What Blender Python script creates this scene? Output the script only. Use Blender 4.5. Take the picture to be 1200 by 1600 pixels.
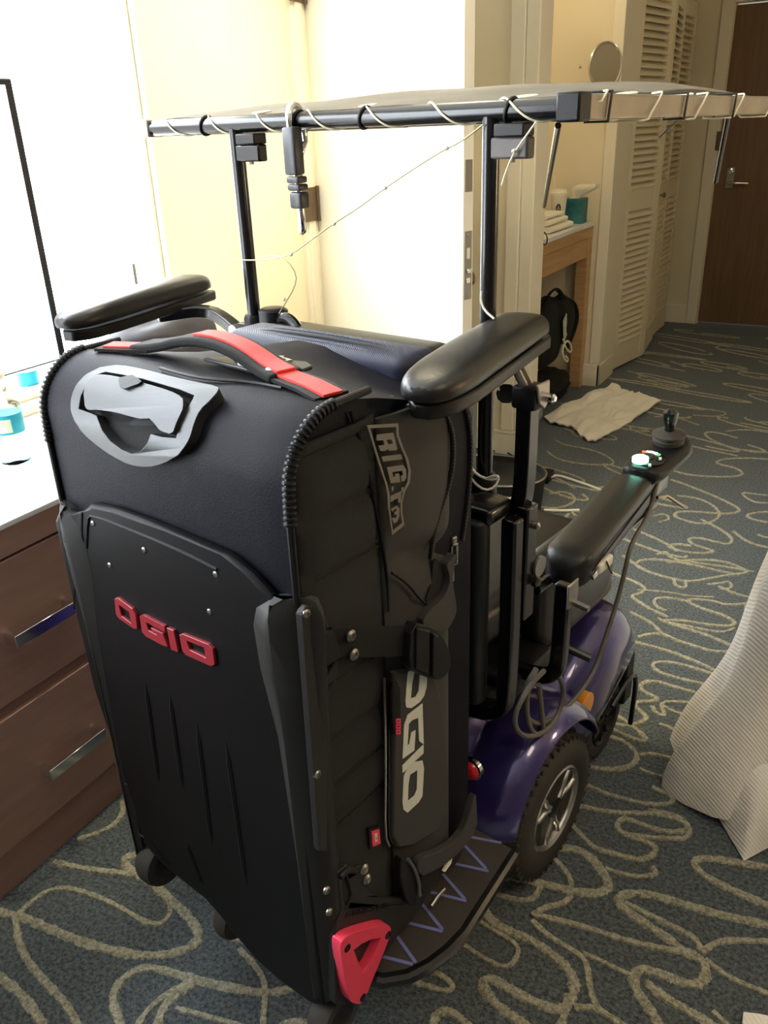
import bpy, bmesh, math, random
from mathutils import Vector, Matrix, Euler, noise
from mathutils.geometry import tessellate_polygon
random.seed(4)
sc = bpy.context.scene
for o in list(bpy.data.objects): bpy.data.objects.remove(o)
col = sc.collection
R = math.radians
# ------------------------------------------------------------ camera
F = 1291.0; H = 1.40                       # focal length in pixels of the 1200x1600 frame, camera height
def _cam():
    a = Vector((800., -625., F)).normalized(); d = Vector((105., 2800., F)).normalized()
    d = d - a*(a.dot(d))*0.5; a = a - d*(a.dot(d)/d.dot(d)); d.normalize(); a.normalize()
    return a.cross(-d), a, -d              # world X, Y, Z seen in camera axes (x right, y down, z forward)
CX, CY, CZ = _cam()
cam_data = bpy.data.cameras.new('camera'); cam = bpy.data.objects.new('camera', cam_data); col.objects.link(cam)
cam_data.sensor_fit = 'VERTICAL'; cam_data.sensor_height = 36.0; cam_data.lens = 36.0*F/1600.0
cam_data.clip_start = 0.02
right = Vector((CX.x, CY.x, CZ.x)); down = Vector((CX.y, CY.y, CZ.y)); fwd = Vector((CX.z, CY.z, CZ.z))
cam.matrix_world = Matrix(((right.x, -down.x, -fwd.x, 0), (right.y, -down.y, -fwd.y, 0), (right.z, -down.z, -fwd.z, H), (0, 0, 0, 1)))
sc.camera = cam
# ------------------------------------------------------------ light
world = bpy.data.worlds.new('daylight'); sc.world = world; world.use_nodes = True
bg = world.node_tree.nodes['Background']; bg.inputs[0].default_value = (.86, .93, 1, 1); bg.inputs[1].default_value = 1.0
def lamp(name, kind, loc, energy, color, size=.3, rot=None, size_y=None, spread=None):
    l = bpy.data.lights.new(name, kind); l.energy = energy; l.color = color
    if kind == 'AREA':
        l.size = size
        if size_y: l.shape = 'RECTANGLE'; l.size_y = size_y
        if spread: l.spread = spread
    elif kind != 'SUN': l.shadow_soft_size = size
    o = bpy.data.objects.new(name, l); col.objects.link(o); o.location = loc
    if rot: o.rotation_euler = rot
    return o
WINDOW_GLOW = 15.0
lamp('bedside_lamp_light', 'POINT', (1.35, 2.05, 1.25), 26, (1, .74, .42), .12)
lamp('ceiling_lamp_light', 'AREA', (.8, .8, 2.44), 9, (1, .80, .52), .5)
lamp('vanity_lamp_light', 'POINT', (-1.45, 4.05, 2.2), 5.5, (1, .83, .56), .1)
lamp('wall_fill_light', 'AREA', (-1.2, 2.1, 2.47), 16, (1, .86, .56), .16, spread=R(112))  # added fill without a known fixture, brightens the cream wall by the door
lamp('corridor_lamp_light', 'POINT', (-.3, 5.5, 2.3), 1.6, (1, .78, .50), .1)
sc.view_settings.view_transform = 'Standard'; sc.view_settings.look = 'None'
sc.view_settings.exposure = 0.0; sc.view_settings.gamma = 1.0; sc.view_settings.use_curve_mapping = False
try: sc.cycles.max_bounces = 8; sc.cycles.use_denoising = True; sc.cycles.sample_clamp_indirect = 6
except Exception: pass
# ------------------------------------------------------------ measuring: the camera ray of a photo pixel met with a real plane
HEAD = R(10)                               # the scooter and the suitcase stand turned by ten degrees in the room
UU = Vector((math.cos(HEAD), -math.sin(HEAD), 0)); VV = Vector((math.sin(HEAD), math.cos(HEAD), 0))
CAM = Vector((0, 0, H))
def ray(p):
    c = Vector((p[0]-600., p[1]-800., F)); return Vector((CX.dot(c), CY.dot(c), CZ.dot(c)))
def loc3(w): return Vector((w.dot(UU), w.dot(VV), w.z))
def wz(p, z): r = ray(p); return CAM + r*((z-H)/r.z)
def wx(p, x): r = ray(p); return CAM + r*(x/r.x)
def wy(p, y): r = ray(p); return CAM + r*(y/r.y)
def lz(p, z): return loc3(wz(p, z))
def lv(p, v): r = ray(p); return loc3(CAM + r*(v/r.dot(VV)))
def lu(p, u): r = ray(p); return loc3(CAM + r*(u/r.dot(UU)))
def Z(x0, y0, s): return lambda pts: [(x0+s*a, y0+s*b) for a, b in pts]
# ------------------------------------------------------------ materials
def mat(name, color, rough=.5, metal=0., bump=None, var=None, coat=0., emit=None, trans=0., ior=1.45, spec=None, alpha=1., sheen=0.):
    m = bpy.data.materials.new(name); m.use_nodes = True; nt = m.node_tree; N = nt.nodes; L = nt.links
    b = N['Principled BSDF']; b.inputs['Base Color'].default_value = (*color, 1)
    b.inputs['Roughness'].default_value = rough; b.inputs['Metallic'].default_value = metal
    b.inputs['Coat Weight'].default_value = coat; b.inputs['Coat Roughness'].default_value = .06
    b.inputs['Transmission Weight'].default_value = trans; b.inputs['IOR'].default_value = ior
    b.inputs['Alpha'].default_value = alpha; b.inputs['Sheen Weight'].default_value = sheen
    if spec is not None: b.inputs['Specular IOR Level'].default_value = spec
    if emit: b.inputs['Emission Color'].default_value = (*emit[0], 1); b.inputs['Emission Strength'].default_value = emit[1]
    tc = N.new('ShaderNodeTexCoord')
    if var:                                # (scale, other colour, stretch)
        n = N.new('ShaderNodeTexNoise'); n.inputs['Scale'].default_value = var[0]; n.inputs['Detail'].default_value = 4
        mp = N.new('ShaderNodeMapping'); mp.inputs['Scale'].default_value = var[2] if len(var) > 2 else (1, 1, 1)
        L.new(tc.outputs['Object'], mp.inputs[0]); L.new(mp.outputs[0], n.inputs[0])
        r = N.new('ShaderNodeValToRGB'); r.color_ramp.elements[0].color = (*color, 1); r.color_ramp.elements[1].color = (*var[1], 1)
        r.color_ramp.elements[0].position = .35; r.color_ramp.elements[1].position = .68
        L.new(n.outputs[0], r.inputs[0]); L.new(r.outputs[0], b.inputs['Base Color'])
    if bump:                               # (kind, scale, strength)
        kind, s, st = bump
        bp = N.new('ShaderNodeBump'); bp.inputs['Strength'].default_value = st; bp.inputs['Distance'].default_value = .002
        if kind == 'weave':
            w1 = N.new('ShaderNodeTexWave'); w2 = N.new('ShaderNodeTexWave'); w1.bands_direction = 'DIAGONAL'; w2.bands_direction = 'Z'
            for w in (w1, w2): w.inputs['Scale'].default_value = s; L.new(tc.outputs['Object'], w.inputs[0])
            mx = N.new('ShaderNodeMath'); mx.operation = 'MAXIMUM'; L.new(w1.outputs['Fac'], mx.inputs[0]); L.new(w2.outputs['Fac'], mx.inputs[1])
            L.new(mx.outputs[0], bp.inputs['Height'])
        elif kind == 'rib':
            w1 = N.new('ShaderNodeTexWave'); w1.bands_direction = 'DIAGONAL'; w1.inputs['Scale'].default_value = s; L.new(tc.outputs['Object'], w1.inputs[0]); L.new(w1.outputs['Fac'], bp.inputs['Height'])
        else:
            n = N.new('ShaderNodeTexNoise'); n.inputs['Scale'].default_value = s; n.inputs['Detail'].default_value = 5
            L.new(tc.outputs['Object'], n.inputs[0]); L.new(n.outputs[0], bp.inputs['Height'])
        L.new(bp.outputs[0], b.inputs['Normal'])
    return m
M = {}
M['wall'] = mat('cream wall paint', (.86, .77, .56), .75, bump=('noise', 260, .12), var=(3, (.83, .74, .53)))
M['taupe'] = mat('taupe wall covering', (.20, .165, .125), .8, bump=('noise', 200, .1), var=(3, (.18, .15, .115)))
M['wallwhite'] = mat('white painted trim', (.86, .80, .64), .45, bump=('noise', 60, .03))
M['ceiling'] = mat('ceiling paint', (.85, .82, .74), .9, bump=('noise', 200, .1))
M['door'] = mat('white painted door', (.88, .85, .74), .4, bump=('noise', 40, .03))
M['closet'] = mat('cream louvre paint', (.80, .73, .55), .5, bump=('noise', 60, .05))
M['oak'] = mat('light oak veneer', (.46, .27, .12), .45, var=(5, (.55, .34, .16), (1, 1, 12)), bump=('noise', 90, .06))
M['entry'] = mat('brown wood entry door', (.17, .095, .048), .5, var=(4, (.21, .12, .06), (14, 14, 1)), bump=('noise', 80, .05))
M['dresser'] = mat('walnut laminate', (.36, .205, .158), .45, var=(4, (.41, .235, .180), (1, 2, 14)), bump=('noise', 120, .04))
M['stone'] = mat('white stone top', (.86, .86, .85), .22, var=(7, (.80, .81, .82)))
M['chrome'] = mat('polished chrome', (.75, .75, .74), .12, 1.)
M['steel'] = mat('brushed steel', (.30, .285, .265), .38, 1., bump=('noise', 120, .05))
M['brass'] = mat('dark bronze hardware', (.16, .11, .07), .4, .8, bump=('noise', 80, .05))
M['blackmetal'] = mat('black powder coated tube', (.005, .005, .006), .26, .0, coat=.25, bump=('noise', 300, .04))
M['greymetal'] = mat('grey aluminium tube', (.34, .30, .25), .38, .75, bump=('noise', 90, .06), var=(14, (.26, .23, .20)))
M['plastic'] = mat('black moulded plastic', (.006, .006, .007), .42, spec=.35, bump=('noise', 500, .10))
M['shell'] = mat('charcoal hard shell plastic', (.0060, .0058, .0062), .48, bump=('noise', 420, .10), var=(5, (.0042, .0042, .0046)), spec=.17)
M['rail'] = mat('dark grey rail plastic', (.016, .0155, .015), .5, bump=('noise', 420, .12), spec=.4)
M['taupemetal'] = mat('taupe painted bracket', (.10, .088, .080), .5, bump=('noise', 150, .05))
M['brasswire'] = mat('thin brass wire', (.40, .34, .18), .4, .6, bump=('noise', 200, .05))
M['silverplastic'] = mat('pale silver plastic', (.75, .77, .8), .4, bump=('noise', 200, .03))
M['rubber'] = mat('black rubber', (.036, .031, .026), .72, bump=('noise', 160, .2))
M['vinyl'] = mat('black padded vinyl', (.010, .0095, .009), .38, bump=('noise', 240, .15))
M['nylon'] = mat('black ballistic nylon', (.011, .0105, .0105), .65, bump=('weave', 420, .55), sheen=.04, spec=.35)
M['fabric'] = mat('black coated fabric', (.0062, .0062, .0105), .55, bump=('noise', 420, .25), var=(9, (.0075, .0075, .0120)), spec=.13)
M['softgrey'] = mat('charcoal brushed fabric', (.034, .031, .028), .65, bump=('weave', 700, .3), sheen=.06, spec=.35)
M['window_blue'] = mat('navy sheen fabric', (.010, .013, .040), .5, bump=('rib', 160, .3), sheen=.1)  # black fabric with the window's blue reflection put into its colour
M['webbing'] = mat('black webbing', (.010, .0095, .0095), .7, bump=('rib', 500, .5), spec=.35)
M['gunmetal'] = mat('gunmetal handle plastic', (.050, .052, .055), .36, .25, bump=('noise', 300, .05), var=(9, (.036, .037, .039)))
M['red'] = mat('red lacquered plastic', (.86, .055, .115), .35, coat=.3, bump=('noise', 400, .06))
M['redweb'] = mat('red nylon webbing', (.78, .045, .035), .6, bump=('rib', 600, .4))
M['redlogo'] = mat('dull red raised logo', (.26, .020, .030), .38, bump=('noise', 200, .06))
M['whitelogo'] = mat('pale grey printed logo', (.66, .66, .58), .6, bump=('noise', 500, .08))
M['greylogo'] = mat('warm grey printed badge', (.17, .155, .13), .6, bump=('noise', 500, .08))
M['purple'] = mat('metallic purple paint', (.040, .030, .155), .24, .35, coat=1., bump=('noise', 500, .02))
M['purpledark'] = mat('dark purple paint', (.022, .018, .07), .3, .3, coat=.8, bump=('noise', 500, .02))
M['silver'] = mat('silver wheel alloy', (.62, .60, .57), .25, 1.)
M['amber'] = mat('amber reflector', (.9, .33, .015), .2, coat=.6, bump=('noise', 700, .2))
M['tail'] = mat('red tail lamp lens', (.55, .01, .015), .15, coat=.8, bump=('noise', 900, .2))
M['blueline'] = mat('violet blue grip line', (.16, .17, .42), .55, bump=('noise', 400, .15))
M['deck'] = mat('brown black rubber mat', (.035, .029, .024), .7, bump=('noise', 260, .25), var=(11, (.045, .038, .031)))
M['mat_rib'] = mat('ribbed tan deck mat', (.16, .13, .09), .8, bump=('rib', 300, .7))
M['canopy'] = mat('taupe canopy canvas', (.13, .115, .088), .75, bump=('weave', 500, .25), var=(6, (.19, .168, .13)))
M['cablegrey'] = mat('grey cable jacket', (.12, .11, .095), .5, bump=('noise', 100, .05))
M['whitecable'] = mat('white cable', (.80, .78, .70), .5, bump=('noise', 100, .05))
M['creamcord'] = mat('cream cord', (.75, .70, .52), .6, bump=('noise', 200, .1))
M['blackcable'] = mat('black cable', (.012, .012, .012), .5, bump=('noise', 100, .05))
M['bulb'] = mat('warm glass bead', (.55, .50, .36), .2, coat=.5, bump=('noise', 100, .02))
M['linen'] = mat('white ribbed bed linen', (.93, .88, .80), .85, bump=('rib', 55, .45), sheen=.2)
M['towel'] = mat('white terry towel', (.90, .85, .70), .95, bump=('noise', 140, .6), sheen=.3)
M['teal'] = mat('teal printed card', (.010, .10, .115), .5, var=(14, (.05, .24, .26)), bump=('noise', 100, .03))
M['paper'] = mat('white paper', (.86, .82, .70), .7, bump=('noise', 80, .1))
M['green_print'] = mat('dark print', (.02, .05, .04), .6, bump=('noise', 80, .02))
M['clear'] = mat('clear plastic', (.92, .96, 1), .05, trans=1., ior=1.15, bump=('noise', 30, .05))
M['bluelabel'] = mat('blue bottle label', (.01, .30, .46), .4, var=(30, (.03, .42, .55)), bump=('noise', 50, .03))
M['greenlabel'] = mat('green white label patch', (.55, .75, .45), .5, var=(60, (.85, .9, .8)))
M['olive'] = mat('olive fabric', (.07, .085, .03), .8, bump=('weave', 300, .3), var=(30, (.12, .13, .06)))
M['cream'] = mat('cream cotton', (.86, .83, .72), .85, bump=('weave', 260, .3))
M['packfab'] = mat('slate grey pack fabric', (.018, .016, .021), .6, bump=('noise', 300, .2), var=(8, (.026, .023, .027)), spec=.25)
M['blackfab'] = mat('matt black fabric', (.008, .008, .008), .9, bump=('noise', 160, .4))
M['plasticbag'] = mat('pale green plastic bag', (.40, .46, .42), .3, alpha=.75, bump=('noise', 40, .6))
M['mirror'] = mat('mirror glass', (.62, .60, .56), .03, 1., bump=('noise', 5, .004))
M['tv'] = mat('black bezel', (.010, .010, .016), .35, bump=('noise', 200, .03))
M['usb'] = mat('ivory plastic', (.72, .68, .58), .4, bump=('noise', 120, .04))
M['led'] = mat('green white led', (.1, .9, .6), .3, emit=((.30, 1., .72), 9))
M['led_red'] = mat('red led', (.9, .05, .02), .3, emit=((1, .06, .02), 6))
M['led_white'] = mat('white led', (.9, .9, .8), .3, emit=((1, .95, .8), 7))
M['led_green'] = mat('green led', (.05, .9, .1), .3, emit=((.05, 1, .15), 5))
M['tag'] = mat('card with teal print', (.70, .62, .48), .5, var=(40, (.35, .55, .52)), bump=('noise', 100, .03))
# daylight through the window: a blown out white pane
M['daylight'] = mat('window daylight', (.9, .95, 1), .3, emit=((.86, .93, 1.0), WINDOW_GLOW))
# television screen: a bright picture with a teal patch in its lower corner
m = mat('bright screen picture', (.9, .9, .9), .2); M['screen'] = m
nt = m.node_tree; b = nt.nodes['Principled BSDF']; tc = nt.nodes.new('ShaderNodeTexCoord')
vd = nt.nodes.new('ShaderNodeVectorMath'); vd.operation = 'DISTANCE'; vd.inputs[1].default_value = (0, 1.345, 1.03)
cr = nt.nodes.new('ShaderNodeValToRGB'); cr.color_ramp.elements[0].color = (.10, .75, .72, 1); cr.color_ramp.elements[1].color = (.95, .98, 1, 1)
cr.color_ramp.elements[0].position = .03; cr.color_ramp.elements[1].position = .075
sp = nt.nodes.new('ShaderNodeMapping'); sp.inputs['Scale'].default_value = (0, 1, 1)
nt.links.new(tc.outputs['Object'], sp.inputs[0]); nt.links.new(sp.outputs[0], vd.inputs[0]); nt.links.new(vd.outputs['Value'], cr.inputs[0])
nt.links.new(cr.outputs[0], b.inputs['Emission Color']); b.inputs['Emission Strength'].default_value = 2.2
# carpet pile: blue grey heather, and the beige yarn of the woven lines
def carpet_mat(name, c1, c2, scale):
    m = mat(name, c1, .95, sheen=.2); nt = m.node_tree; N = nt.nodes; L = nt.links; b = N['Principled BSDF']
    tc = N.new('ShaderNodeTexCoord'); n = N.new('ShaderNodeTexNoise'); n.inputs['Scale'].default_value = scale; n.inputs['Detail'].default_value = 6; n.inputs['Roughness'].default_value = .75
    L.new(tc.outputs['Object'], n.inputs[0]); r = N.new('ShaderNodeValToRGB')
    r.color_ramp.elements[0].position = .40; r.color_ramp.elements[1].position = .62
    r.color_ramp.elements[0].color = (*c1, 1); r.color_ramp.elements[1].color = (*c2, 1)
    L.new(n.outputs[0], r.inputs[0]); L.new(r.outputs[0], b.inputs['Base Color'])
    bp = N.new('ShaderNodeBump'); bp.inputs['Strength'].default_value = .9; bp.inputs['Distance'].default_value = .006
    L.new(n.outputs[0], bp.inputs['Height']); L.new(bp.outputs[0], b.inputs['Normal'])
    return m
M['carpet'] = carpet_mat('blue grey carpet pile', (.010, .020, .030), (.150, .180, .185), 130)
M['yarn'] = carpet_mat('beige carpet yarn', (.20, .19, .12), (.60, .56, .42), 150)
# ------------------------------------------------------------ mesh building
class MB:
    def __init__(s): s.v = []; s.f = []
    def add(s, vs, fs):
        n = len(s.v); s.v += [Vector(q) for q in vs]; s.f += [tuple(i+n for i in f) for f in fs]; return s
    def box(s, a, b):
        x0, y0, z0 = a; x1, y1, z1 = b
        return s.add([(x0, y0, z0), (x1, y0, z0), (x1, y1, z0), (x0, y1, z0), (x0, y0, z1), (x1, y0, z1), (x1, y1, z1), (x0, y1, z1)],
                     [(0, 3, 2, 1), (4, 5, 6, 7), (0, 1, 5, 4), (1, 2, 6, 5), (2, 3, 7, 6), (3, 0, 4, 7)])
    def obox(s, c, size, rot=(0, 0, 0)):
        m = Euler(rot).to_matrix(); hx, hy, hz = [q/2 for q in size]; n = MB().box((-hx, -hy, -hz), (hx, hy, hz))
        return s.add([Vector(c) + m @ q for q in n.v], n.f)
    def rbox(s, a, b, bevels):             # box with chosen edges rounded: [(test(mid, direction), radius, segments)]
        bm = bmesh.new(); n = MB().box(a, b); vs = [bm.verts.new(q) for q in n.v]
        for f in n.f: bm.faces.new([vs[i] for i in f])
        for test, r, seg in bevels:
            bm.edges.ensure_lookup_table(); bm.normal_update(); es = []
            for e in bm.edges:
                if len(e.link_faces) == 2 and e.calc_face_angle() > R(50):
                    d = (e.verts[1].co - e.verts[0].co).normalized(); mid = (e.verts[0].co + e.verts[1].co)/2
                    if test(mid, d): es.append(e)
            if es: bmesh.ops.bevel(bm, geom=es, offset=r, segments=seg, profile=.5, affect='EDGES', clamp_overlap=True)
        bm.verts.index_update(); s.add([q.co.copy() for q in bm.verts], [tuple(q.index for q in f.verts) for f in bm.faces]); bm.free(); return s
    def tube(s, pts, r, seg=10, closed=False, smooth=0, flat=1.0):
        pts = [Vector(p) for p in pts]
        rs = list(r) if isinstance(r, (list, tuple)) else [r]*len(pts)
        for _ in range(smooth):            # corner cutting
            q = []; qr = []; n = len(pts)
            rng = range(n) if closed else range(n-1)
            if not closed: q.append(pts[0]); qr.append(rs[0])
            for i in rng:
                a, b = pts[i], pts[(i+1) % n]; q += [a.lerp(b, .25), a.lerp(b, .75)]; qr += [rs[i]*.75+rs[(i+1) % n]*.25, rs[i]*.25+rs[(i+1) % n]*.75]
            if not closed: q.append(pts[-1]); qr.append(rs[-1])
            pts, rs = q, qr
        n = len(pts); vs = []; fs = []; up = None
        for i, p in enumerate(pts):
            a = pts[i-1] if (i or closed) else p; b = pts[(i+1) % n] if (i < n-1 or closed) else p
            t = (b-a).normalized() if (b-a).length > 1e-9 else Vector((0, 0, 1))
            if up is None: up = t.orthogonal().normalized() if abs(t.z) > .9 else Vector((0, 0, 1))
            up = (up - t*up.dot(t)); up = up.normalized() if up.length > 1e-6 else t.orthogonal().normalized()
            sd = t.cross(up)
            for k in range(seg):
                an = 2*math.pi*k/seg; vs.append(p + (sd*math.cos(an) + up*math.sin(an)*flat)*rs[i])
        m = n if closed else n-1
        for i in range(m):
            for k in range(seg):
                a = i*seg+k; b = i*seg+(k+1) % seg; j = (i+1) % n; fs.append((a, b, j*seg+(k+1) % seg, j*seg+k))
        if not closed: fs += [tuple(range(seg-1, -1, -1)), tuple((n-1)*seg+k for k in range(seg))]
        return s.add(vs, fs)
    def bar(s, pts, w, h, up=(0, 0, 1), smooth=0, closed=False):  # rectangular section along a path, w across, h along up
        pts = [Vector(p) for p in pts]
        for _ in range(smooth):
            q = [] if closed else [pts[0]]; n = len(pts)
            for i in (range(n) if closed else range(n-1)): q += [pts[i].lerp(pts[(i+1) % n], .25), pts[i].lerp(pts[(i+1) % n], .75)]
            pts = q if closed else q+[pts[-1]]
        up = Vector(up); n = len(pts); vs = []; fs = []
        for i, p in enumerate(pts):
            a = pts[i-1] if (i or closed) else p; b = pts[(i+1) % n] if (i < n-1 or closed) else p
            t = (b-a).normalized(); sd = t.cross(up); sd = sd.normalized() if sd.length > 1e-6 else Vector((1, 0, 0)); u2 = sd.cross(t).normalized()
            vs += [p+sd*w/2+u2*h/2, p-sd*w/2+u2*h/2, p-sd*w/2-u2*h/2, p+sd*w/2-u2*h/2]
        for i in range(n if closed else n-1):
            j = (i+1) % n
            for k in range(4): fs.append((i*4+k, i*4+(k+1) % 4, j*4+(k+1) % 4, j*4+k))
        if not closed: fs += [(3, 2, 1, 0), tuple((n-1)*4+k for k in range(4))]
        return s.add(vs, fs)
    def lathe(s, prof, c=(0, 0, 0), axis=(0, 0, 1), seg=24):  # prof: (radius, height) pairs
        ax = Vector(axis).normalized(); a = ax.orthogonal().normalized(); b = ax.cross(a); c = Vector(c); vs = []; fs = []; n = len(prof)
        for r, h in prof:
            for k in range(seg):
                t = 2*math.pi*k/seg; vs.append(c + ax*h + (a*math.cos(t)+b*math.sin(t))*max(r, 1e-5))
        for i in range(n-1):
            for k in range(seg): fs.append((i*seg+k, i*seg+(k+1) % seg, (i+1)*seg+(k+1) % seg, (i+1)*seg+k))
        fs += [tuple(range(seg-1, -1, -1)), tuple((n-1)*seg+k for k in range(seg))]
        return s.add(vs, fs)
    def loft(s, secs, closed=True, cap=True):
        n = len(secs[0]); vs = [q for sec in secs for q in sec]; fs = []
        for i in range(len(secs)-1):
            for k in range(n if closed else n-1): fs.append((i*n+k, i*n+(k+1) % n, (i+1)*n+(k+1) % n, (i+1)*n+k))
        if cap and closed: fs += [tuple(range(n-1, -1, -1)), tuple((len(secs)-1)*n+k for k in range(n))]
        return s.add(vs, fs)
    def grid(s, fn, nu, nv, thick=None):
        vs = [Vector(fn(i/nu, j/nv)) for j in range(nv+1) for i in range(nu+1)]
        fs = [(j*(nu+1)+i, j*(nu+1)+i+1, (j+1)*(nu+1)+i+1, (j+1)*(nu+1)+i) for j in range(nv) for i in range(nu)]
        if thick is not None:
            t = Vector(thick); n = len(vs); vs2 = [q+t for q in vs]; f2 = [tuple(n+i for i in reversed(f)) for f in fs]
            ring = [i for i in range(nu+1)] + [j*(nu+1)+nu for j in range(1, nv+1)] + [nv*(nu+1)+i for i in range(nu-1, -1, -1)] + [j*(nu+1) for j in range(nv-1, 0, -1)]
            side = [(ring[k], n+ring[k], n+ring[(k+1) % len(ring)], ring[(k+1) % len(ring)]) for k in range(len(ring))]
            vs += vs2; fs = fs + f2 + side
        return s.add(vs, fs)
    def plate(s, outer, fn, h0, h1, holes=()):  # a flat cut-out with thickness; fn(point2d, height) -> 3D
        loops = [list(outer)] + [list(h) for h in holes]
        flat = [p for l in loops for p in l]
        tris = tessellate_polygon([[Vector((p[0], p[1], 0)) for p in l] for l in loops])
        n = len(flat); vs = [fn(p, h0) for p in flat] + [fn(p, h1) for p in flat]
        fs = [tuple(t[::-1]) for t in tris] + [tuple(i+n for i in t) for t in tris]; k = 0
        for l in loops:
            m = len(l)
            for i in range(m): a = k+i; b = k+(i+1) % m; fs.append((a, b, b+n, a+n))
            k += m
        return s.add(vs, fs)
    def build(s, name, m, parent=None, base=None, smooth=35, bevel=0, seg=2, sub=0, frame=None):
        if base is None and parent is not None: base = Vector(parent.get('_base', (0, 0, 0)))
        base = Vector(base) if base is not None else Vector((0, 0, 0))
        me = bpy.data.meshes.new(name); me.from_pydata([q-base for q in s.v], [], s.f); me.validate()
        bm = bmesh.new(); bm.from_mesh(me); bmesh.ops.recalc_face_normals(bm, faces=bm.faces); bm.to_mesh(me); bm.free()
        me.materials.append(M[m] if isinstance(m, str) else m)
        if smooth:
            for p in me.polygons: p.use_smooth = True
            if smooth < 180: me.set_sharp_from_angle(angle=R(smooth))
        o = bpy.data.objects.new(name, me); col.objects.link(o)
        if parent is not None: o.parent = parent; o['_base'] = tuple(base)
        else:
            o['_base'] = tuple(base)
            if frame == 'L': o.location = base.x*UU + base.y*VV + Vector((0, 0, base.z)); o.rotation_euler = (0, 0, -HEAD)
            else: o.location = base
        if bevel:
            md = o.modifiers.new('bevel', 'BEVEL'); md.width = bevel; md.segments = seg; md.limit_method = 'ANGLE'; md.angle_limit = R(40); md.harden_normals = False
        if sub: md = o.modifiers.new('subdivision', 'SUBSURF'); md.levels = sub; md.render_levels = sub
        return o
def tag(o, label=None, cat=None, group=None, kind=None):
    if label: o['label'] = label
    if cat: o['category'] = cat
    if group: o['group'] = group
    if kind: o['kind'] = kind
    return o
def thing(name, label, cat, base, frame='L', group=None):
    o = bpy.data.objects.new(name, None); col.objects.link(o); o.empty_display_size = .05; base = Vector(base); o['_base'] = tuple(base)
    if frame == 'L': o.location = base.x*UU + base.y*VV + Vector((0, 0, base.z)); o.rotation_euler = (0, 0, -HEAD)
    else: o.location = base
    return tag(o, label, cat, group)
def struct(mb, name, m, **k): return tag(mb.build(name, m, **k), kind='structure')
def smoothpath(pts, n=2, closed=False):
    pts = [Vector(p) for p in pts]
    for _ in range(n):
        q = [] if closed else [pts[0]]; c = len(pts)
        for i in (range(c) if closed else range(c-1)): q += [pts[i].lerp(pts[(i+1) % c], .25), pts[i].lerp(pts[(i+1) % c], .75)]
        pts = q if closed else q+[pts[-1]]
    return pts
def sm2(pts, n=2): return [(p.x, p.y) for p in smoothpath([(a, b, 0) for a, b in pts], n, True)]
# ============================================================ THE ROOM
XL = -1.80; YB = 3.45; XA = -1.24; YA = 4.70; YF = 6.60; CEIL = 2.50; XR = 2.7; YN = -1.9
floor = struct(MB().box((-2.1, YN, -.04), (XR, YF+.15, 0)), 'floor', 'carpet', smooth=0)
struct(MB().box((-2.1, YN, CEIL), (XR, YF+.15, CEIL+.05)), 'ceiling', 'ceiling', smooth=0)
WY0, WY1, WZ0, WZ1 = -.55, 1.893, .80, 2.25        # window opening
DY0, DY1, DZ = 2.68, 3.42, 2.05                    # connecting door opening
w = MB()
w.box((XL-.15, YN, 0), (XL, YB, WZ0)) if False else None
w.box((XL-.15, YN, 0), (XL, WY0, CEIL)).box((XL-.15, WY0, 0), (XL, WY1, WZ0)).box((XL-.15, WY0, WZ1), (XL, WY1, CEIL))
w.box((XL-.15, WY1, 0), (XL, DY0, CEIL)).box((XL-.15, DY0, DZ), (XL, DY1, CEIL)).box((XL-.15, DY1, 0), (XL, YB, CEIL))
struct(w, 'wall_left', 'wall', smooth=0)
struct(MB().box((XL-.15, YB, 0), (XA, YB+.13, CEIL)), 'wall_back', 'wall', smooth=0)
struct(MB().box((-1.95, YB+.13, 0), (-1.90, YA+.35, CEIL)), 'wall_alcove', 'wall', smooth=0)
struct(MB().box((-1.95, YA, 0), (XA-.012, YA+.30, CEIL)), 'wall_alcove_end', 'wall', smooth=0)
struct(MB().box((XA-.75, YF, 0), (-1.03, YF+.13, CEIL)).box((-1.03, YF, 2.08), (-.12, YF+.13, CEIL)).box((-.12, YF, 0), (XR, YF+.13, CEIL)), 'wall_far', 'wall', smooth=0)
struct(MB().box((XA-.75, YA+.30, 0), (XA-.70, YF, CEIL)).box((XA-.70, YA+.30, 2.10), (XA-.02, YF, CEIL)), 'wall_closet', 'wall', smooth=0)
struct(MB().box((.35, 3.9, 0), (XR, 4.03, CEIL)).box((.35, 4.03, 0), (.48, YF, CEIL)), 'wall_corridor_right', 'wall', smooth=0)
struct(MB().box((XR, YN, 0), (XR+.1, YF, CEIL)), 'wall_right', 'taupe', smooth=0)
struct(MB().box((-2.1, YN-.1, 0), (XR, YN, CEIL)), 'wall_near', 'taupe', smooth=0)
# baseboards and corner trims
struct(MB().box((XL, YB-.016, 0), (XA+.016, YB, .105)).box((XA, YB-.016, 0), (XA+.016, YB+.13, .105)).box((XL, YB-.020, .105), (XA+.010, YB, .120)), 'baseboard_back', 'wallwhite', bevel=.003)
struct(MB().box((XA-.16, YA-.02, 0), (XA+.005, YA, .13)).box((XA-.012, YA-.02, 0), (XA+.005, YA+.30, .13)), 'baseboard_alcove', 'wallwhite', bevel=.004)
struct(MB().box((XA-.70, YF-.016, 0), (-1.10, YF, .13)), 'baseboard_far', 'wallwhite', bevel=.003)
struct(MB().box((XL, WY1+.02, 0), (XL+.014, DY0-.09, .11)), 'baseboard_left', 'wallwhite', bevel=.003)
struct(MB().box((XA-.105, YB-.022, .12), (XA-.045, YB, CEIL)).box((XA-.045, YB-.012, .12), (XA+.012, YB+.135, CEIL)), 'trim_1', 'wallwhite', bevel=.005)
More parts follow.
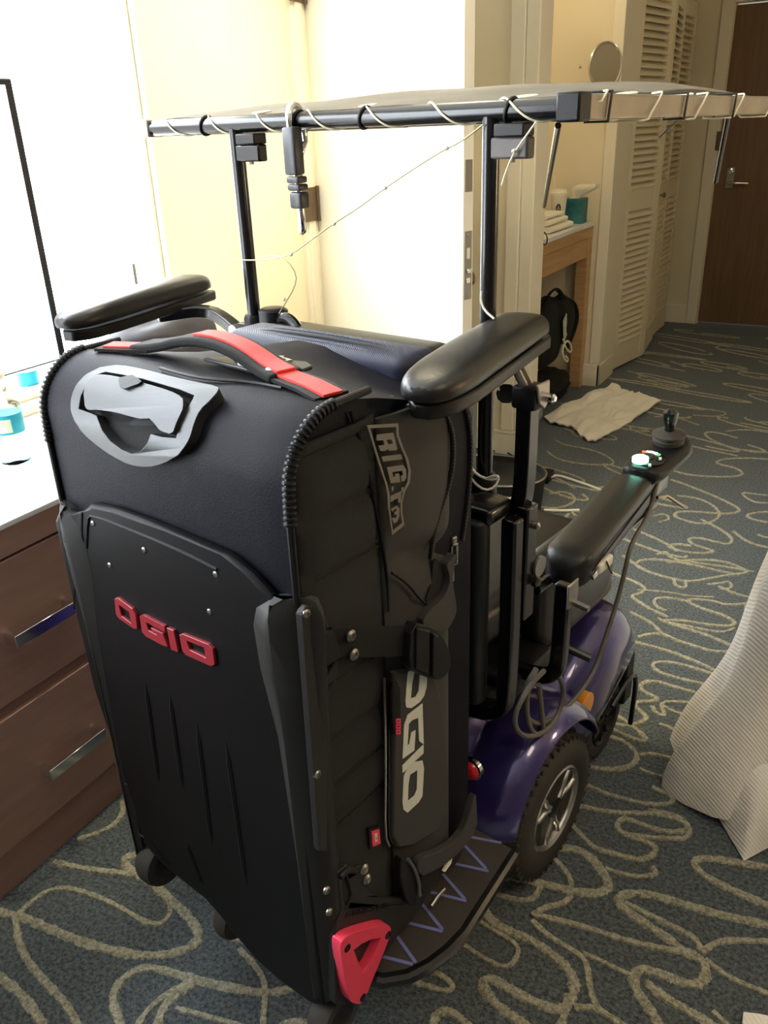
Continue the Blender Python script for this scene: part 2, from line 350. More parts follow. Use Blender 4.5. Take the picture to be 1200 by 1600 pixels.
struct(MB().box((XA-.06, YA-.012, .13), (XA, YA+.30, CEIL)), 'trim_2', 'wallwhite', bevel=.004)
struct(MB().box((XL-.01, DY0-.085, 0), (XL+.018, DY0, DZ+.085)).box((XL-.01, DY0-.07, 0), (XL+.026, DY0-.03, DZ+.07)).box((XL-.01, DY0-.085, DZ), (XL+.018, DY1, DZ+.085)), 'trim_3', 'wallwhite', bevel=.004)
struct(MB().box((-1.115, YF-.02, 0), (-1.035, YF+.01, 2.16)).box((-1.035, YF-.02, 2.08), (-.05, YF+.01, 2.16)).box((-.12, YF-.02, 0), (-.05, YF+.01, 2.08)), 'trim_4', 'wallwhite', bevel=.005)
# window: frame, pane, latch
win = MB().box((XL-.09, WY0, WZ0), (XL-.02, WY0+.03, WZ1)).box((XL-.09, WY1-.02, WZ0), (XL-.02, WY1, WZ1)).box((XL-.09, WY0, WZ0), (XL-.02, WY1, WZ0+.03)).box((XL-.09, WY0, WZ1-.03), (XL-.02, WY1, WZ1)).build('window_1', 'wallwhite', bevel=.004)
tag(win, kind='structure')
MB().box((XL-.065, WY0+.03, WZ0+.03), (XL-.055, WY1-.02, WZ1-.03)).build('window_pane', 'daylight', win)
p = wx((208, 428), XL-.02)
tag(MB().box((XL-.05, p.y-.006, p.z-.03), (XL-.01, p.y+.006, p.z+.03)).build('window_latch', 'steel', win, bevel=.003), 'small brown window latch')
# connecting door standing open into the room
D0 = Vector((XL+.012, DY0, 0)); th = R(-19.5); dl = Vector((math.cos(th), math.sin(th), 0)); dn = Vector((-dl.y, dl.x, 0)); DW = .738; DT = .045
def dpt(a, b, z): return D0 + dl*a + dn*b + Vector((0, 0, z))
def dbox(mb, a0, a1, b0, b1, z0, z1):
    vs = [dpt(a, b, z) for z in (z0, z1) for a, b in ((a0, b0), (a1, b0), (a1, b1), (a0, b1))]
    return mb.add(vs, [(0, 3, 2, 1), (4, 5, 6, 7), (0, 1, 5, 4), (1, 2, 6, 5), (2, 3, 7, 6), (3, 0, 4, 7)])
door = dbox(MB(), 0, DW, 0, DT, .012, DZ-.012).build('door_1', 'door', bevel=.002); tag(door, kind='structure')
for z0, z1, nm in ((.905, 1.112, 'latch_plate'), (1.225, 1.315, 'bolt_plate')):
    pl = dbox(MB(), DW-.001, DW+.002, .007, .038, z0, z1).build(nm, 'steel', door, bevel=.0008)
    if nm == 'latch_plate':
        dbox(MB(), DW, DW+.009, .014, .031, .985, 1.0).build('latch_bolt', 'chrome', pl, bevel=.002)
        dbox(MB(), DW, DW+.004, .014, .031, .955, .972).build('latch_bolt', 'chrome', pl, bevel=.001)
        dbox(MB(), DW+.002, DW+.003, .016, .029, 1.03, 1.062).build('latch_slot', 'paper', pl)
        for z in (.917, 1.10): MB().lathe([(.004, 0), (.003, .0015)], dpt(DW+.002, .0225, z), dl, 12).build('screw', 'steel', pl)
MB().lathe([(.026, 0), (.026, .006), (.012, .01), (.011, .03), (.024, .036), (.026, .055), (.018, .062), (0, .063)], dpt(DW-.065, DT, .955), dn, 20).build('door_knob', 'brass', door)
for z in (.25, 1.17, 1.85):
    h0 = wx((474, 300), XL+.028).y; h1 = wx((494, 300), XL+.028).y
    h = MB().box((XL+.024, h0, z-.057), (XL+.030, h1, z+.057)).build('hinge', 'brass', door, bevel=.001)
    MB().lathe([(.007, -.06), (.007, .06)], (XL+.030, h1+.004, z), (0, 0, 1), 12).build('hinge_pin', 'brass', h)
struct(MB().box((XL-.14, DY0+.01, .01), (XL-.10, DY1-.01, DZ)), 'door_4', 'door')
# entry door
ed = MB().box((-1.03, YF+.03, .01), (-.12, YF+.075, 2.07)).build('door_2', 'entry', bevel=.002); tag(ed, kind='structure')
hp = wy((1140, 285), YF+.03)
lever = MB().box((hp.x-.028, YF+.022, hp.z-.04), (hp.x+.028, YF+.03, hp.z+.10)).build('lock_plate', 'steel', ed, bevel=.004)
MB().tube([(hp.x, YF+.03, hp.z), (hp.x, YF-.02, hp.z), (hp.x+.02, YF-.028, hp.z), (hp.x+.13, YF-.028, hp.z-.005)], .010, smooth=1).build('lever', 'chrome', lever)
MB().lathe([(.018, 0), (.018, .012), (.008, .014)], (hp.x, YF+.022, hp.z+.075), (0, -1, 0), 16).build('thumb_turn', 'chrome', lever)
MB().box((-1.05, YF-.03, 1.20), (-1.01, YF+.03, 1.32)).build('door_guard', 'brass', ed, bevel=.004)
# louvred closet door, folded a little open
closet = thing('door_3', None, None, (XA, 5.0, 0), 'W'); tag(closet, kind='structure')
slat_me = {}
def leaf(a, b, zt=2.08):
    a = Vector((*a, 0)); b = Vector((*b, 0)); L = (b-a).length; d = (b-a).normalized(); n = Vector((d.y, -d.x, 0))
    def q(s, t, z): return a + d*s + n*t + Vector((0, 0, z))
    def bx(mb, s0, s1, t0, t1, z0, z1):
        vs = [q(s, t, z) for z in (z0, z1) for s, t in ((s0, t0), (s1, t0), (s1, t1), (s0, t1))]
        return mb.add(vs, [(0, 3, 2, 1), (4, 5, 6, 7), (0, 1, 5, 4), (1, 2, 6, 5), (2, 3, 7, 6), (3, 0, 4, 7)])
    st = .058; f = MB(); bx(f, 0, st, 0, .032, .015, zt); bx(f, L-st, L, 0, .032, .015, zt)
    rails = ((.015, .165), (.93, 1.05), (zt-.09, zt))
    for z0, z1 in rails: bx(f, st, L-st, .002, .030, z0, z1)
    lf = f.build('door_leaf', 'closet', closet, bevel=.002)
    me = None
    for z0, z1 in ((.165, .93), (1.05, zt-.09)):
        k = int((z1-z0)/.0355)
        for i in range(k):
            z = z0 + (i+.5)*(z1-z0)/k
            if me is None:
                vs = []
                for s in (st-.002, L-st+.002):
                    for t, zz in ((.034, -.020), (.036, -.014), (.000, .020), (-.002, .014)): vs.append(q(s, t, zz) - a)
                me = bpy.data.meshes.new('slat'); me.from_pydata([Vector(v) for v in vs], [], [(0, 1, 2, 3), (7, 6, 5, 4), (0, 4, 5, 1), (1, 5, 6, 2), (2, 6, 7, 3), (3, 7, 4, 0)])
                me.materials.append(M['closet'])
            o = bpy.data.objects.new('slat', me); col.objects.link(o); o.parent = lf; o.location = a + Vector((0, 0, z)) - Vector(lf['_base'])
    return lf, q, L
l1, q1, L1 = leaf((XA-.04, 5.02), (XA+.045, 5.46)); l2, q2, L2 = leaf((XA+.045, 5.47), (XA+.00, 5.93)); leaf((XA-.02, 5.98), (XA-.02, 6.40))
MB().lathe([(.006, 0), (.006, .018), (.014, .022), (.016, .032), (.008, .038), (0, .039)], q2(.03, .032, .99), (1, -.1, 0), 16).build('closet_knob', 'steel', l2)
# ------------------------------------------------------------ the woven lines of the carpet: yarn ribbons standing a little proud of the pile
za = Z(0, 1240, .4667); zb = Z(640, 1280, .4667); zc = Z(860, 880, .28333); zd = Z(820, 500, .31667)
STR = [
 (za([(410,25),(415,60),(390,100),(340,130),(260,155)]), .014), (za([(180,230),(270,250),(350,262),(430,268),(500,290)]), .015),
 (za([(520,235),(490,215),(450,205),(412,220),(430,255),(490,285),(530,320),(570,355),(620,400),(660,450),(668,485),(630,520),(560,540),(490,545),(420,535),(330,515),(240,485),(160,450),(80,415),(0,398),(-90,380)]), .019),
 (za([(65,400),(110,360),(160,325),(220,315),(300,335),(380,370),(440,405),(490,435),(540,440),(570,410),(570,370),(555,330)]), .012),
 (za([(50,410),(60,490),(90,560),(150,630),(210,690),(255,760),(290,840)]), .015), (za([(-80,560),(0,615),(60,660),(100,710),(140,765),(170,840)]), .018),
 (za([(410,800),(400,760),(375,700),(390,640),(440,600),(490,580),(560,595),(640,620),(720,640),(800,655),(880,670),(960,660),(1010,630)]), .017),
 (za([(440,820),(470,760),(510,710),(570,665),(640,630)]), .013), (za([(510,840),(530,765),(550,710),(600,665),(650,640)]), .018),
 (za([(590,720),(650,735),(720,755),(780,770),(860,800)]), .010), (za([(760,475),(840,500),(900,540),(950,590),(1000,620)]), .014), (za([(800,520),(850,570),(885,620),(890,680),(880,760),(890,830)]), .012),
 (zb([(540,20),(590,70),(620,100),(700,120),(770,140),(820,120),(825,90),(760,65),(700,45),(690,15),(720,-5),(780,20),(840,40),(910,45),(938,25),(900,-10),(800,-30)]), .013),
 (zb([(440,90),(490,95),(560,100),(610,130),(650,180),(670,225),(640,250),(560,245),(480,225),(400,205),(330,190),(260,200),(235,250),(240,290),(270,340),(330,375),(410,405),(480,455),(530,500),(555,550),(540,610),(510,640),(460,630),(390,600),(320,560),(270,530),(240,550),(260,590),(310,640),(390,690),(450,730)]), .020),
 (zb([(480,130),(530,180),(545,230),(530,280),(450,295),(410,325)]), .012), (zb([(655,165),(710,185),(780,195),(832,185),(810,160)]), .011),
 (zb([(1260,170),(1200,160),(1120,150),(1040,135),(970,130),(945,150),(980,185),(1040,220),(1120,255),(1200,290),(1280,320)]), .018),
 (zb([(1280,370),(1200,355),(1100,335),(1000,310),(900,280),(820,255),(750,245),(700,258),(700,285),(750,325),(820,370),(880,410),(920,445),(980,470),(995,510),(980,550),(940,555),(880,535),(820,510),(770,500),(745,530),(760,580),(800,630),(840,700)]), .019),
 (zb([(720,280),(800,320),(900,370),(960,400),(980,450),(1010,420),(1060,405),(1200,410),(1280,415)]), .013), (zb([(790,545),(840,590),(910,630),(1000,680),(1080,740)]), .018),
 (zb([(990,470),(1050,520),(1120,555),(1190,580),(1280,620)]), .011), (zb([(420,320),(500,340),(600,365),(700,400),(800,425),(880,440),(960,450)]), .013),
 (zb([(530,590),(520,640),(505,700)]), .016), (zb([(550,630),(620,630),(660,655),(730,700)]), .013), (zb([(410,340),(460,390),(530,430),(590,470),(600,540),(610,600),(640,650)]), .013),
 (zb([(580,450),(650,480),(720,515),(770,535)]), .010), (zb([(255,240),(330,265),(400,275),(430,250),(440,205)]), .012),
 (zb([(150,290),(200,320),(260,360),(320,395),(370,430),(350,480),(320,500),(250,470),(150,400),(80,360)]), .010), (zb([(60,505),(110,525),(150,560),(130,580),(60,560),(-40,530)]), .011), (zb([(60,720),(80,685),(90,650),(130,640),(170,665),(210,710)]), .017),
 (zc([(120,1090),(170,1110),(260,1135),(360,1140),(450,1120),(485,1070),(450,1020),(390,975),(310,955),(230,930)]), .015), (zc([(490,1060),(560,1050),(660,1075),(760,1095),(880,1130)]), .011), (zc([(490,1135),(560,1165),(640,1185)]), .009),
 (zc([(170,1210),(200,1225),(300,1270),(400,1300),(500,1325),(600,1335),(680,1320),(670,1290),(560,1235)]), .011), (zc([(120,1335),(190,1345),(300,1370),(420,1380),(520,1380),(620,1390),(720,1420),(770,1460),(760,1520),(640,1520),(500,1510),(380,1490),(365,1430),(420,1400)]), .012),
 (zc([(690,1225),(760,1250),(850,1285)]), .016), (zc([(690,1215),(760,1220),(860,1225)]), .012),
 (zc([(330,880),(400,900),(470,890),(540,860),(500,820),(460,790),(480,765),(560,765),(600,750),(530,720),(490,690),(510,660),(570,650),(640,670),(740,700),(850,730),(1000,765)]), .014),
 (zc([(560,790),(580,830),(640,850),(600,770),(700,765),(800,775),(920,800),(1000,815)]), .012), (zc([(620,790),(700,830),(800,850),(920,875)]), .010), (zc([(600,890),(640,900),(740,950),(860,1000)]), .011),
 (zc([(980,635),(880,610),(780,575),(680,550),(600,545),(555,560),(590,600),(680,630),(780,655),(1000,700)]), .013),
 (zc([(480,410),(560,390),(620,390),(700,430),(800,460),(900,490),(1000,490),(1020,465),(940,430),(840,390),(740,360),(640,330),(590,305)]), .013), (zc([(440,425),(480,440),(600,470),(720,510),(840,560),(970,625)]), .013),
 (zc([(600,320),(700,315),(800,330),(900,345),(1000,350),(1025,330),(960,290),(860,260),(780,230),(750,205),(800,200),(900,210),(970,235),(1110,222)]), .013), (zc([(640,265),(580,240),(570,200),(620,190),(700,200),(770,215)]), .012), (zc([(620,325),(760,350),(880,375),(960,385),(1015,360)]), .011),
 (zc([(330,50),(370,70),(460,100),(530,140),(500,170),(440,180),(480,210),(560,260),(650,300)]), .012), (zc([(400,-40),(470,10),(540,50),(660,85),(760,105),(860,90),(960,70),(1100,55),(1060,30),(960,-10),(800,-20),(640,0)]), .012),
 (zc([(680,90),(690,130),(750,140),(745,100)]), .011), (zc([(860,120),(930,115),(990,100),(1003,140),(950,148),(925,125),(1000,165),(1130,200)]), .012), (zc([(440,270),(560,330),(620,395)]), .011), (zc([(480,150),(640,160),(760,185),(900,190)]), .008),
 (zd([(700,735),(800,765),(920,775),(1040,775),(1085,760),(1040,730),(940,710),(960,690),(1080,680),(1230,690)]), .012), (zd([(720,790),(760,800),(860,840),(960,880),(1040,920),(1068,945),(1000,960),(880,950),(800,945),(740,950),(740,975),(820,1000),(900,1010),(970,970),(940,920),(860,880),(750,868)]), .012),
 (zd([(870,985),(960,1030),(1030,1080),(1010,1112),(940,1095),(860,1075),(800,1080),(830,1110),(900,1130),(940,1145),(860,1155),(760,1140),(700,1120),(740,1105),(820,1115)]), .012), (zd([(1230,945),(1120,955),(1088,970),(1140,990),(1230,1005)]), .012), (zd([(630,970),(690,955),(720,985),(660,1000)]), .010),
 (zd([(640,1255),(540,1215),(560,1190),(620,1180),(720,1190),(830,1210),(960,1240),(1060,1260)]), .012), (zd([(650,1160),(700,1140),(720,1180),(840,1200),(1000,1220),(1130,1245)]), .011), (zd([(1030,1045),(1100,1100),(1220,1130)]), .012),
 (zd([(110,650),(160,690),(260,710),(400,720),(445,710),(420,680),(330,640),(200,620),(150,595)]), .010), (zd([(120,860),(200,845),(255,880),(230,910),(150,935),(60,920)]), .012), (zd([(130,1000),(190,985),(220,955)]), .012),
 (zd([(990,550),(1100,540),(1230,560)]), .010), (zd([(1040,640),(1120,645),(1230,660)]), .010), (zd([(690,650),(640,640),(600,660),(560,690)]), .009), (zd([(640,480),(720,470),(800,500),(860,520)]), .008), (zd([(780,430),(900,440),(1010,460),(950,480),(830,470)]), .008),
 (zd([(1230,870),(1130,860),(1060,850),(1120,900),(1200,905)]), .010), (zd([(640,900),(580,930),(640,950)]), .010), (zd([(1150,1060),(1200,1080),(1260,1060)]), .011),
]
yarn = MB(); occupied = []
def ribbon(pts, wd, z=.0035):
    pts = smoothpath(pts, 4); n = len(pts); vs = []; fs = []
    for i, p in enumerate(pts):
        t = (pts[min(i+1, n-1)] - pts[max(i-1, 0)]); t.z = 0
        if t.length < 1e-7: t = Vector((1, 0, 0))
        sd = Vector((-t.y, t.x, 0)).normalized()*wd/2*(1+.30*noise.noise(p*60)+.22*random.uniform(-1, 1))
        zz = z + .0004*(random.random()); vs += [Vector((p.x, p.y, 0))+sd*1.05, Vector((p.x, p.y, zz))+sd*.8, Vector((p.x, p.y, zz))-sd*.8, Vector((p.x, p.y, 0))-sd*1.05]
    for i in range(n-1):
        for k in range(3): fs.append((i*4+k, i*4+k+1, i*4+k+5, i*4+k+4))
    yarn.add(vs, fs)
for px, wd in STR:
    pts = [wz(p, 0) for p in px]; occupied += pts; ribbon(pts, wd*.92)
rg = random.Random(11); tries = 0; made = 0   # the same drawing goes on over the rest of the floor
while tries < 5000 and made < 320:
    tries += 1; c = Vector((rg.uniform(-1.2, 2.5), rg.uniform(YN+.2, YF-.3), 0)); l = rg.uniform(.14, .34); a = R(rg.uniform(-28, -8)); wv = rg.uniform(.03, .07)
    if c.x < -1.15 and c.y < 3.4: continue
    if any((q-c).length < l*.62 for q in occupied): continue
    pts = []; ph = rg.uniform(0, 6.28)
    for k in range(15):
        t = ph + k*.46; x = math.cos(t)*l*(1+.2*math.sin(t*.7+ph)) + k*.008; y = math.sin(t)*wv + .5*wv*math.sin(t*.5)
        pts.append(c + Vector((x*math.cos(a)-y*math.sin(a), x*math.sin(a)+y*math.cos(a), 0)))
    if any(q.x > XR-.05 or q.y > YF-.1 for q in pts): continue
    occupied += pts[::3]; ribbon(pts, rg.uniform(.009, .013)); made += 1
yo = yarn.build('woven_line', 'yarn', floor, smooth=60); tag(yo, 'beige looping lines woven into the carpet', kind='stuff')
# ============================================================ THE SUITCASE
SU, SV, SB = -.568, .525, .315             # its right side face, its near face and its underside
SL, SF = -1.022, .862
suit = thing('rolling_suitcase', 'tall black wheeled suitcase with red corner guard and OGIO lettering on the scooter platform', 'suitcase', (-.795, .69, SB))
top_near = lambda m, d: abs(d.x) > .9 and m.z > 1.0 and m.y < .6
body = MB().rbox((SL, SV, SB), (SU, SF, 1.146), [
    (top_near, .075, 10), (lambda m, d: abs(d.x) > .9 and m.z > 1.1 and m.y > .8, .045, 6),
    (lambda m, d: abs(d.z) > .9 and m.y > .8, .045, 6), (lambda m, d: True, .014, 3)])
def bisect(mb, cuts):
    bm = bmesh.new(); vs = [bm.verts.new(q) for q in mb.v]
    for f in mb.f: bm.faces.new([vs[i] for i in f])
    for ax, val in cuts:
        co = Vector((0, 0, 0)); co[ax] = val; no = Vector((0, 0, 0)); no[ax] = 1
        bmesh.ops.bisect_plane(bm, geom=bm.verts[:]+bm.edges[:]+bm.faces[:], plane_co=co, plane_no=no)
    bm.verts.index_update(); mb.v = [q.co.copy() for q in bm.verts]; mb.f = [tuple(q.index for q in f.verts) for f in bm.faces]; bm.free()
bisect(body, [(0, a) for a in (-.98, -.95, -.92, -.89, -.84, -.79, -.74, -.70, -.66, -.62)] + [(1, a) for a in (.63, .67, .71, .75, .79)] + [(2, a) for a in (1.0, 1.05, 1.09)])
def sag(q):                                # the soft top slopes down towards the far right corner
    a = max(0, min(1, (q.y-.60)/.24)); b = max(0, min(1, (q.x+.80)/.20), min(1.25, (-.86-q.x)/.12)); c = max(0, min(1, (q.z-1.0)/.12)); return Vector((q.x, q.y, q.z-.042*a*a*(3-2*a)*b*c-.012*a*c))
body.v = [sag(q) for q in body.v]
body.build('bag_body', 'fabric', suit, smooth=40)
# outline of the near face and the curved shoulder, for things laid on it
prof = [(SV, SB)] + [(SV, 1.071)] + [(SV+.075-.075*math.cos(R(a)), 1.071+.075*math.sin(R(a))) for a in range(9, 90, 9)] + [(SV+.075, 1.146), (.85, 1.146)]
def onprof(p, h=0):
    r = ray(p); o = CAM; best = None
    ru, rv, rz = r.dot(UU), r.dot(VV), r.z
    for (v0, z0), (v1, z1) in zip(prof, prof[1:]):
        nv, nz = -(z1-z0), (v1-v0); l = math.hypot(nv, nz); nv /= l; nz /= l
        den = rv*nv + rz*nz
        if abs(den) < 1e-9: continue
        t = ((v0-0)*nv + (z0-H)*nz)/den; pv, pz = rv*t, H+rz*t
        s = ((pv-v0)*(v1-v0)+(pz-z0)*(z1-z0))/(l*l)
        if -.02 <= s <= 1.02 and t > 0 and (best is None or t < best[0]): best = (t, Vector((ru*t, pv+nv*h, pz+nz*h)))
    return best[1] if best else lv(p, SV)
def onside(u0): return lambda p, h=0: lu(p, u0) + Vector((h, 0, 0))
def onnear(v0): return lambda p, h=0: lv(p, v0) - Vector((0, h, 0))
def ontop(z0): return lambda p, h=0: lz(p, z0) + Vector((0, 0, h))
side = onside(SU)
# ribbed bumper along the curved edge on each side
for uu, s in ((SU, 1), (SL, -1)):
    pts = [(uu+s*.002, v, z) for v, z in [(SV-.002, .88), (SV-.002, 1.06)] + prof[2:-1]] + [(uu+s*.002, SV+.13, 1.147)]
    bp = MB().tube(pts, .0045, 10).build('edge_piping', 'plastic', suit)
    rb = MB(); k = 24; arc = [(SV-.002, 1.035)] + prof[1:-1]
    sp = smoothpath([(uu+s*.002, v, z) for v, z in arc], 2)
    tot = [0]
    for a, b in zip(sp, sp[1:]): tot.append(tot[-1]+(b-a).length)
    for i in range(k):
        d = tot[-1]*(i+.5)/k; j = max(q for q in range(len(tot)) if tot[q] <= d); j = min(j, len(sp)-2)
        t = (sp[j+1]-sp[j]).normalized(); c = sp[j] + t*(d-tot[j])
        rb.lathe([(.0052, -.0026), (.0072, -.0012), (.0072, .0012), (.0052, .0026)], c, t, 12)
    rb.build('bumper_rib', 'plastic', bp)
# quilted nylon gusset with double stitched rows, and the smooth panel beside it
zst = [side((437, 723)).z, side((448, 830)).z, side((467, 917)).z, side((503, 1080)).z, side((503, 1167)).z, side((507, 1237)).z, side((507, 1300)).z]
rows = [1.12] + zst + [.36]
def puff(z):
    for a, b in zip(rows, rows[1:]):
        if b <= z <= a: t = (z-b)/(a-b); return .009*(1-(2*t-1)**4)
    return 0
def gus(i, j):
    z = 1.118 + (.34-1.118)*j; v = .532 + i*.131; e = min(i, 1-i)*6; e = min(1, e)
    return (SU + .001 + puff(z)*e + .002*noise.noise(Vector((v*14, z*9, 1))), v, z)
gp = MB().grid(gus, 14, 110, (-.004, 0, 0)).build('side_gusset', 'nylon', suit, smooth=70)
stt = MB()
for z in zst:
    for dz in (.004, -.004):
        for k in range(24): v = .552+k*.0045; stt.box((SU+.0015, v, z+dz-.0006), (SU+.0045, v+.0028, z+dz+.0006))
tag(stt.build('stitching', 'softgrey', gp, smooth=0), kind='stuff')
def smp(i, j):
    z = 1.112 + (.352-1.112)*j; v = .664 + i*.165
    crease = -.010*math.exp(-((z-.935+.25*(v-.66))/.018)**2)*min(1, i*3) - .008*math.exp(-((z-.87-.3*(v-.7))/.02)**2)*i
    return (SU + .004 + .010*math.sin(math.pi*min(1, i*1.05))**.7*(1 if z > .86 else .6) + crease - .028*max(0, (i-.72)/.28)**2, v, z)
spn = MB().grid(smp, 20, 90, (-.006, 0, 0)).build('side_panel', 'softgrey', suit, smooth=75)
MB().tube([side((543, 643), .004), side((560, 697), .006), side((583, 803), .006), side((598, 887), .006), side((602, 953), .004)], .0022, 6, smooth=2).build('seam', 'fabric', spn)
MB().tube([side((598, 890), .014), side((620, 905), .016), side((640, 930), .016), side((655, 940), .012)], .0018, 6, smooth=2).build('seam', 'fabric', spn)
# printed badge
badge = Z(560, 640, .1375); g = MB(); bs = onside(SU+.0135)
g.plate(badge([(90,178),(445,155),(450,290),(500,430),(560,560),(590,700),(575,830),(520,930),(490,1050),(490,1170),(515,1310),(375,1425),(355,1280),(330,1100),(325,970),(300,850),(250,700),(180,480),(120,270)]), bs, 0, .0012,
        [badge([(125,210),(420,195),(425,290),(475,430),(530,560),(560,690),(550,820),(500,930),(470,1050),(472,1170),(490,1290),(385,1375),(372,1280),(350,1100),(345,960),(318,840),(270,690),(200,470),(145,280)])])
g.plate(badge([(200,285),(390,262),(435,445),(420,460),(340,465),(325,445),(300,465),(240,470),(222,410),(285,400),(275,345),(200,350)]), bs, 0, .0012, [badge([(310,345),(360,335),(385,385),(335,395)])])
g.plate(badge([(255,535),(475,505),(495,560),(275,590)]), bs, 0, .0012)
g.plate(badge([(315,655),(500,628),(535,680),(535,770),(515,810),(480,815),(475,750),(500,745),(490,692),(375,707),(388,765),(412,760),(408,735),(455,725),(470,820),(360,835)]), bs, 0, .0012)
g.plate(badge([(370,880),(392,870),(390,905),(375,935)]), bs, 0, .0012).plate(badge([(480,885),(512,880),(500,930),(480,930)]), bs, 0, .0012)
g.plate(badge([(355,985),(480,925),(470,1050),(445,1055),(445,1005),(395,1022),(390,1035),(355,1048)]), bs, 0, .0012)
g.plate(badge([(365,1130),(430,1090),(462,1120),(455,1210),(430,1275),(395,1292),(372,1235),(400,1225),(415,1240),(428,1190),(398,1190),(400,1165),(428,1150),(420,1125),(385,1140),(380,1165)]), bs, 0, .0012)
tag(g.build('side_badge', 'greylogo', suit, smooth=0), 'grey printed badge in a wavy frame')
# lower pocket with the big pale lettering
pk = Z(380, 900, .33333); ps = onside(SU+.010)
pocket = MB().plate([(606,1046),(640,1042),(662,1030),(676,1075),(684,1130),(690,1200),(690,1262),(676,1292),(640,1314),(612,1318),(603,1300)], ps, 0, .012).build('side_pocket', 'softgrey', suit, bevel=.004, seg=3)
wl = onside(SU+.0222); g = MB()
g.plate(pk([(772,447),(800,441),(858,405),(862,440),(857,520),(846,560),(825,590),(785,618),(762,615),(758,590),(765,500)]), wl, 0, .001, [pk([(800,452),(828,446),(820,540),(806,566),(783,574),(790,500)])])
g.plate(pk([(838,597),(768,652),(752,700),(745,856),(800,816),(806,722),(786,733),(776,788),(768,794),(774,692),(790,674),(818,664),(822,772),(844,788)]), wl, 0, .001)
g.plate(pk([(745,888),(843,790),(843,830),(745,922)]), wl, 0, .001)
g.plate(pk([(765,905),(800,872),(838,864),(845,900),(838,1030),(820,1060),(768,1108),(750,1094),(745,1060),(750,940)]), wl, 0, .001, [pk([(780,930),(814,908),(812,1000),(800,1030),(770,1055),(772,980)])])
tag(g.build('pocket_lettering', 'whitelogo', pocket, smooth=0), 'large pale lettering reading OGIO down the pocket')
for dv in (-.004, .003):
    MB().tube([ps((601, 1055), .003)+Vector((0, dv, 0)), ps((600, 1180), .006)+Vector((0, dv, 0)), ps((599, 1300), .006)+Vector((0, dv, 0)), ps((606, 1316), .006)+Vector((0, dv, 0))], .0018, 6, smooth=1).build('zipper_track', 'steel' if dv < 0 else 'plastic', pocket)
zp = MB().plate(sm2([(598,1060),(610,1058),(613,1100),(609,1142),(601,1142),(598,1100)], 1), ps, .010, .016).build('zipper_pull', 'plastic', pocket, bevel=.002)
g = MB()
for cy in (1119, 1127.5, 1136): g.plate([(603,cy-3.6),(610,cy-4),(610,cy+3),(603,cy+3.4)], ps, .016, .0172, [[(605,cy-1.5),(608,cy-1.7),(608,cy+1),(605,cy+1.3)]])
g.build('pull_lettering', 'red', zp, smooth=0)
MB().plate([(573,1294),(590,1289),(592,1318),(575,1325)], ps, -.004, .004).build('sewn_label', 'plastic', suit)
lb = MB().plate([(576,1297),(588,1293),(590,1315),(578,1320)], ps, .004, .0055).build('sewn_label', 'red', suit)
MB().plate([(580,1300),(584,1298.5),(585,1311),(581,1312.5)], ps, .0055, .0062, [[(581.5,1305),(583.5,1304.4),(584,1309),(582,1309.6)]]).build('label_print', 'whitelogo', lb, smooth=0)
# hard back shell
shell_out = [(99,808),(104,796),(114,790),(128,797),(142,793),(154,783),(190,790),(235,806),(280,824),(330,845),(370,862),(405,890),(440,928),(455,1000),(490,1300),(517,1562),(495,1556),(450,1525),(410,1490),(380,1455),(352,1420),(330,1395),(300,1372),(262,1340),(236,1312),(200,1195),(160,1075),(125,930)]
sh = onnear(SV)
shell = MB().plate(shell_out, sh, .0, .014).build('back_shell', 'shell', suit, bevel=.005, seg=3)
MB().tube([sh((150, 850), .014), sh((152, 806), .014), sh((158, 798), .014), sh((230, 826), .014), sh((300, 855), .014), sh((354, 882), .014)], .0022, 8, smooth=1).build('moulded_ridge', 'shell', shell)
MB().tube([sh((143, 795), .014), sh((142, 830), .014), sh((146, 842), .014), sh((132, 900), .014), sh((128, 945), .013)], .0016, 6, smooth=1).build('moulded_ridge', 'shell', shell)
MB().tube([sh((120, 796), .014), sh((132, 822), .014), sh((145, 842), .014)], .0016, 6).build('moulded_ridge', 'shell', shell)
for a, b in (((238, 1040), (262, 1230)), ((276, 1060), (300, 1240)), ((318, 1100), (345, 1330)), ((362, 1120), (400, 1400)), ((300, 1300), (330, 1380)), ((240, 1290), (280, 1350))):
    A = sh(a, .011); B = sh(b, .011); MB().tube([A, A.lerp(B, .2), A.lerp(B, .8), B], [.001, .006, .006, .001], 8).build('moulded_rib', 'shell', shell)
for p in ((160,812),(240,853),(186,877),(352,890),(342,948)):
    c = sh(p, .0135); o = MB().lathe([(.0042, 0), (.0042, .0014), (.003, .0022), (.0018, .0022), (.0015, .001)], c, (0, -1, 0), 14).build('screw', 'steel', shell)
MB().lathe([(.009, 0), (.009, .001), (.0075, .001), (.006, -.001), (0, -.001)], sh((120, 855), .014), (0, -1, 0), 20).build('bolt_recess', 'plastic', shell)
for p in ((168, 1040), (207, 1217), (232, 1298)): MB().obox(sh(p, .014), (.014, .002, .004)).build('slot', 'plastic', shell, bevel=.0008)
rl = Z(0, 860, .35); g = MB()
g.plate(rl([(560,192),(575,187),(640,235),(655,260),(662,325),(645,325),(580,280),(567,262)]), sh, .013, .018, [rl([(580,220),(625,250),(635,300),(592,268)])])
g.plate(rl([(672,268),(690,262),(785,312),(786,338),(702,296),(712,330),(748,350),(744,342),(728,338),(722,318),(776,344),(798,402),(780,400),(700,358),(682,338)]), sh, .013, .018)
g.plate(rl([(795,318),(825,330),(845,428),(812,415)]), sh, .013, .018)
g.plate(rl([(850,350),(865,345),(980,390),(1000,410),(1008,480),(990,488),(880,440),(862,420)]), sh, .013, .018, [rl([(882,375),(960,405),(968,450),(897,415)])])
